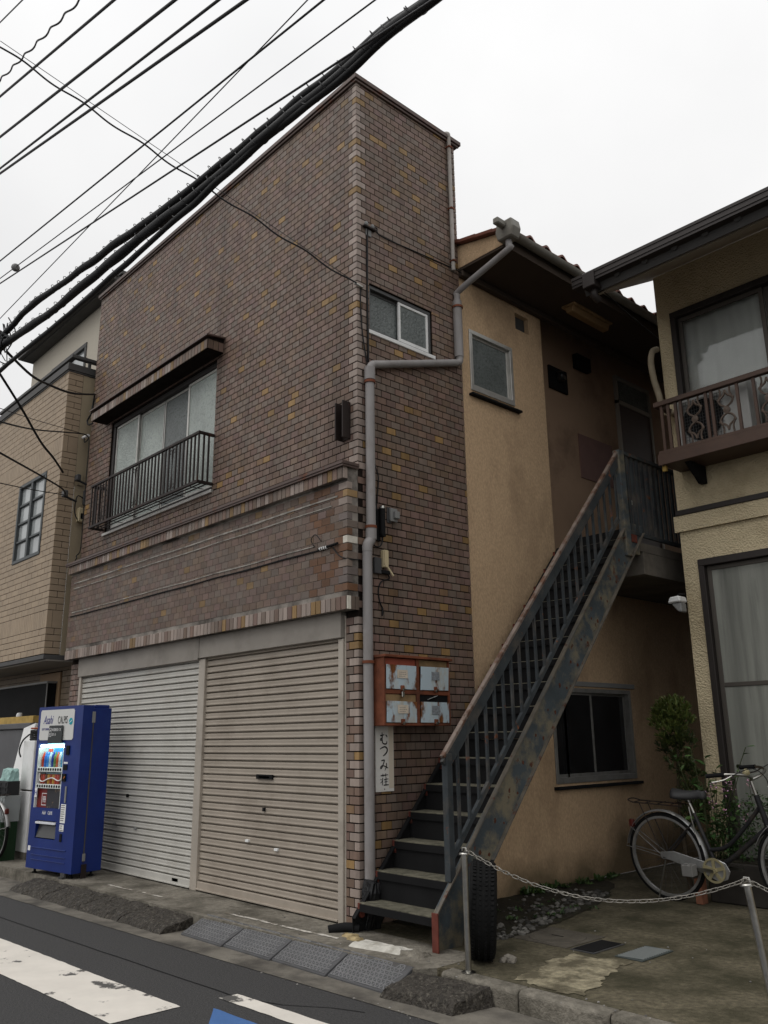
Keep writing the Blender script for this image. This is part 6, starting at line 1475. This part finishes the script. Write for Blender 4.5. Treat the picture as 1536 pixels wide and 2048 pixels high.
MB().lathe([(0, -.04), (.028, -.032), (.04, -.01), (.04, .01), (.028, .032), (0, .04)], (-2.655, -2.2, 5.972), (1, 0, -.16), 14).build('body', m_grey, ib, smooth=True)
# the thick telephone bundle: three strands that merge, lashed with wire loops
SA_ = [(-3.852, -2.0, 5.516), (-3.417, -2.0, 5.606), (-2.722, -2.0, 5.636), (-1.664, -2.0, 5.512), (-.6, -2.0, 5.4), (.038, -2.0, 5.312), (.415, -2.0, 5.285), (.925, -2.0, 5.248), (1.404, -2.0, 5.223), (1.83, -2.0, 5.19), (2.254, -2.0, 5.161), (2.551, -2.0, 5.156), (2.931, -2.0, 5.093), (3.6, -2.0, 5.05)]
SB_ = [(-3.852, -2.0, 5.486), (-3.306, -2.0, 5.477), (-2.396, -2.0, 5.361), (-1.407, -2.0, 5.298), (-.671, -2.0, 5.271), (-.071, -2.0, 5.236), (.6, -2.0, 5.179), (.993, -2.0, 5.163), (1.407, -2.0, 5.159), (1.831, -2.0, 5.135), (2.254, -2.0, 5.109), (2.551, -2.0, 5.119), (2.93, -2.0, 5.077), (3.6, -2.0, 5.02)]
SC_ = [(-3.595, -2.0, 5.191), (-2.734, -2.0, 5.167), (-1.752, -2.0, 5.131), (-.833, -2.0, 5.126), (-.138, -2.0, 5.126), (.322, -2.0, 5.129), (.837, -2.0, 5.127), (1.117, -2.0, 5.137), (1.407, -2.0, 5.139), (1.831, -2.0, 5.107), (2.254, -2.0, 5.083), (2.55, -2.0, 5.1), (2.93, -2.0, 5.062), (3.6, -2.0, 5.0)]
for pts_, r_, lbl, sp_ in ((SA_, .030, 'upper black strand of the thick lashed cable bundle', .26), (SB_, .036, 'middle and thickest black strand of the lashed cable bundle', .33), (SC_, .021, 'lowest thin black strand of the lashed cable bundle', .36)):
    t = thing('cable_bundle', pts_[0], lbl, 'cable', 'lashed cable strands'); path = smooth_path(pts_, 8)
    path = [p + Vector((0, noise.noise(Vector((p.x * 3, r_ * 99, 0))) * .008, noise.noise(Vector((p.x * 3, r_ * 99, 5))) * .010)) for p in path]
    MB().tube(path, [r_ * (1 + .22 * noise.noise(Vector((p.x * 2.2, r_ * 77, 1)))) for p in path], 10).build('sheath', m_cable, t, smooth='all')
    hel = []; acc = 0
    for i in range(len(path) - 1):
        p, q = path[i], path[i + 1]; m_ = 10
        for k in range(m_):
            c = p.lerp(q, k / m_); a = acc * 2 * math.pi / (sp_ * .55); acc += (q - p).length / m_
            rr = r_ * 1.12 + .006 * max(0, math.sin(a)) * (1 + noise.noise(Vector((acc * 2, r_ * 50, 0))))
            hel.append(c + Vector((0, math.cos(a) * rr, math.sin(a) * rr + .010)))
    MB().tube(hel, .0032, 4).build('lashing_wire', m_wire, t)
random.seed(3); kn = MB()
for i in range(16):
    c = Vector((-3.45 + random.gauss(0, .10), -2.0, 5.50 + random.gauss(0, .07)))
    kn.tube(smooth_path([c + Vector((random.gauss(0, .10), random.gauss(0, .04), random.gauss(0, .09))) for _ in range(5)], 4), random.uniform(.004, .010), 5)
tag(kn.build('cable_tangle', m_cable, None, smooth=True), 'tangle of black cable ends where the bundle meets the left edge', 'cable')
# service drops
wire('service_drop', 'black wavy service cable ending at the tiled house corner', [Vector((-.917, -3.038, 6.87)).lerp(Vector((.02, -.03, 5.455)), i / 50) + Vector((.012 * math.sin(i * .8), 0, -.12 * 4 * (i / 50) * (1 - i / 50) * .25 - .008 * math.cos(i * .8))) for i in range(51)], .0075, m_cable, 'service drops', sm=2)
wire('service_drop', 'fine straight wire above the wavy service cable', [(-.917, -3.038, 6.92), (-.45, -1.53, 6.19), (.02, -.03, 5.47)], .003, None, 'service drops')
MB_ = MB().tube(smooth_path([(.0, -.03, 5.47), (.03, -.015, 5.45), (.035, .03, 5.44), (.02, .05, 5.46)], 4), .012, 8)
tag(MB_.build('wall_clamp', m_steel, None, smooth=True), 'shiny cable clamp on the tiled house corner', 'clamp')
for nm, lbl, pts, r in (('service_drop', 'black cable sagging to the tiled house above its window hood', [(-3.283, -2.0, 5.345), (-3.984, -1.5, 5.471), (-4.667, -1.05, 5.708), (-5.067, -.6, 5.848), (-5.673, -.03, 6.18)], .015),
                        ('service_drop', 'black cable dropping steeply to the tan building corner', [(-3.766, -1.9, 5.29), (-4.205, -1.5, 5.139), (-4.749, -1.05, 4.977), (-5.216, -.7, 4.96), (-5.82, -.33, 4.99)], .015),
                        ('service_drop', 'thick black cable to the white clamp left of the hood', [(-2.673, -2.2, 4.345), (-4.581, -1.2, 5.05), (-5.542, -.25, 5.499), (-5.82, -.02, 5.588)], .010),
                        ('service_drop', 'fine wire just above the cable to the white clamp', [(-2.719, -2.2, 4.497), (-4.616, -1.2, 5.189), (-5.441, -.5, 5.482), (-5.86, -.02, 5.621)], .004),
                        ('service_drop', 'black cable crossing the tan building above its window', [(-3.229, -2.0, 4.232), (-4.931, -.9, 4.587), (-5.357, -.5, 4.618), (-5.72, -.31, 4.66)], .011),
                        ('service_drop', 'thin black wire crossing the eight-pane window', [(-3.123, -2.0, 3.88), (-5.054, -1.0, 4.44), (-5.339, -.5, 4.532), (-5.75, -.31, 4.66)], .006)):
    wire(nm, lbl, pts, r, m_cable, 'service drops')
def loop(name, lbl, pts, r=.008, cat='cable'): tag(MB().tube(smooth_path(pts, 6), r, 6).build(name, m_cable, None, smooth='all'), lbl, cat)
loop('cable', 'looped cable tail at the left end of the window hood', [(-5.68, -.03, 6.18), (-5.74, -.02, 6.05), (-5.74, -.03, 5.92), (-5.80, -.03, 5.88), (-5.84, -.04, 5.82), (-5.76, -.05, 5.74), (-5.62, -.05, 5.72)], .012)
loop('cable', 'cable running down the left edge of the tiled house', [(-5.80, -.02, 5.58), (-5.775, -.015, 5.45), (-5.775, -.015, 5.0), (-5.772, -.014, 4.4), (-5.77, -.014, 3.95), (-5.80, -.05, 3.85), (-5.72, -.08, 3.80), (-5.80, -.08, 3.74)], .007)
loop('cable', 'black cable hanging down beside the side window from the bracket', [(.02, .12, 6.10), (.02, .115, 5.95), (.015, .115, 5.4), (.02, .115, 4.95), (.015, .12, 4.72)], .009)
loop('cable', 'thin cable dropping from the corner clamp to the grey downpipe', [(.02, .03, 5.45), (.015, .03, 5.3), (.02, .045, 5.0), (.02, .08, 4.8), (.02, .105, 4.68)], .006)
loop('cable', 'thin cable running from the bracket across the side wall to the eaves', [(.02, .17, 6.13), (.02, .24, 6.16), (.018, .30, 6.10), (.016, .8, 6.13), (.016, 1.30, 6.16), (.04, 1.40, 6.14), (.05, 2.4, 6.10)], .006)
loop('cable', 'cable running down behind the grey downpipe to the black fitting', [(.02, .17, 4.0), (.025, .18, 3.75), (.03, .215, 3.62), (.02, .20, 3.40), (.03, .19, 3.32)], .006)
loop('cable', 'looped cable under the black fitting by the downpipe', [(.05, .235, 3.09), (.05, .23, 3.03), (.05, .19, 2.99), (.05, .13, 3.0), (.04, .10, 3.05)], .006)
loop('cable', 'cable curling down below the cream terminal cover', [(.04, .30, 2.77), (.03, .33, 2.73), (.02, .25, 2.70), (.015, .215, 2.62), (.015, .23, 2.52), (.02, .26, 2.46), (.02, .25, 2.40), (.02, .255, 2.47)], .006)
loop('cable', 'cable tail crossing the band corner to the downpipe', [(-.34, -.135, 3.00), (-.20, -.135, 2.99), (-.10, -.135, 2.90), (-.02, -.135, 2.86), (.015, -.08, 2.85), (.015, .01, 2.86)], .005)
loop('cable', 'small black wire loop on the signboard band', [(-.42, -.14, 3.02), (-.46, -.15, 3.09), (-.40, -.15, 3.13), (-.33, -.14, 3.06)], .004)
loop('cable', 'white wire from the stucco house gutter to its wall', [(1.10, 2.36, 5.86), (1.14, 2.8, 5.71), (1.20, 3.29, 5.55)], .005)
for (x, y, z, lbl) in ((-5.86, -.10, 4.95, 'upper dark anchor clamp on the tan building side'), (-5.76, -.30, 4.66, 'lower dark anchor clamp on the tan building corner')):
    t = thing('cable_anchor', (x, y, z), lbl, 'clamp'); MB().box(x - .05, x + .05, y - .03, y + .03, z - .03, z + .06).build('body', m_dkgrey, t, bevel=.01)
    MB().tube([(x, y, z - .02), (x + .12, y + .12, z - .10)], .015, 8).build('strap', m_black, t)
t = thing('cable_anchor', (-5.82, -.02, 5.6), 'white cable clamp at the left edge of the tiled house', 'clamp'); MB().tube([(-5.95, -.04, 5.60), (-5.80, -.02, 5.60)], .02, 8).build('body', m_white, t); MB().tube(smooth_path([(-5.9, -.04, 5.58), (-5.85, -.05, 5.50), (-5.80, -.03, 5.53), (-5.8, -.02, 5.58)], 4), .007, 6).build('loop', m_cable, t)
mt = thing('meter_box', (-5.96, .03, 4.4), 'beige meter box with cables on the tan building side wall', 'meter')
MB().box(-5.98, -5.90, -.03, .10, 4.36, 4.56).build('body', m_cream, mt, bevel=.01); MB().box(-5.90, -5.895, .0, .07, 4.40, 4.48).build('window', m_darkglass, mt); MB().tube([(-5.93, .06, 4.62), (-5.93, .06, 4.82)], .035, 10).build('conduit_head', m_dkgrey, mt, smooth=True)
MB().tube(smooth_path([(-5.93, .04, 4.70), (-5.92, -.06, 4.72), (-5.92, -.08, 4.5), (-5.92, -.02, 4.36)], 5), .008, 6).build('cable', m_cable, mt)
cl_ = thing('cable_splice', (-.32, -.14, 3.0), 'black cable splice with white bands on the signboard band', 'cable splice')
MB().tube([(-.36, -.145, 2.99), (-.10, -.145, 3.0)], .012, 8).build('sleeve', m_black, cl_, smooth=True)
for i in range(4): MB().tube([(-.34 + i * .028, -.145, 2.99), (-.328 + i * .028, -.145, 2.992)], .015, 8).build('band', m_white, cl_)
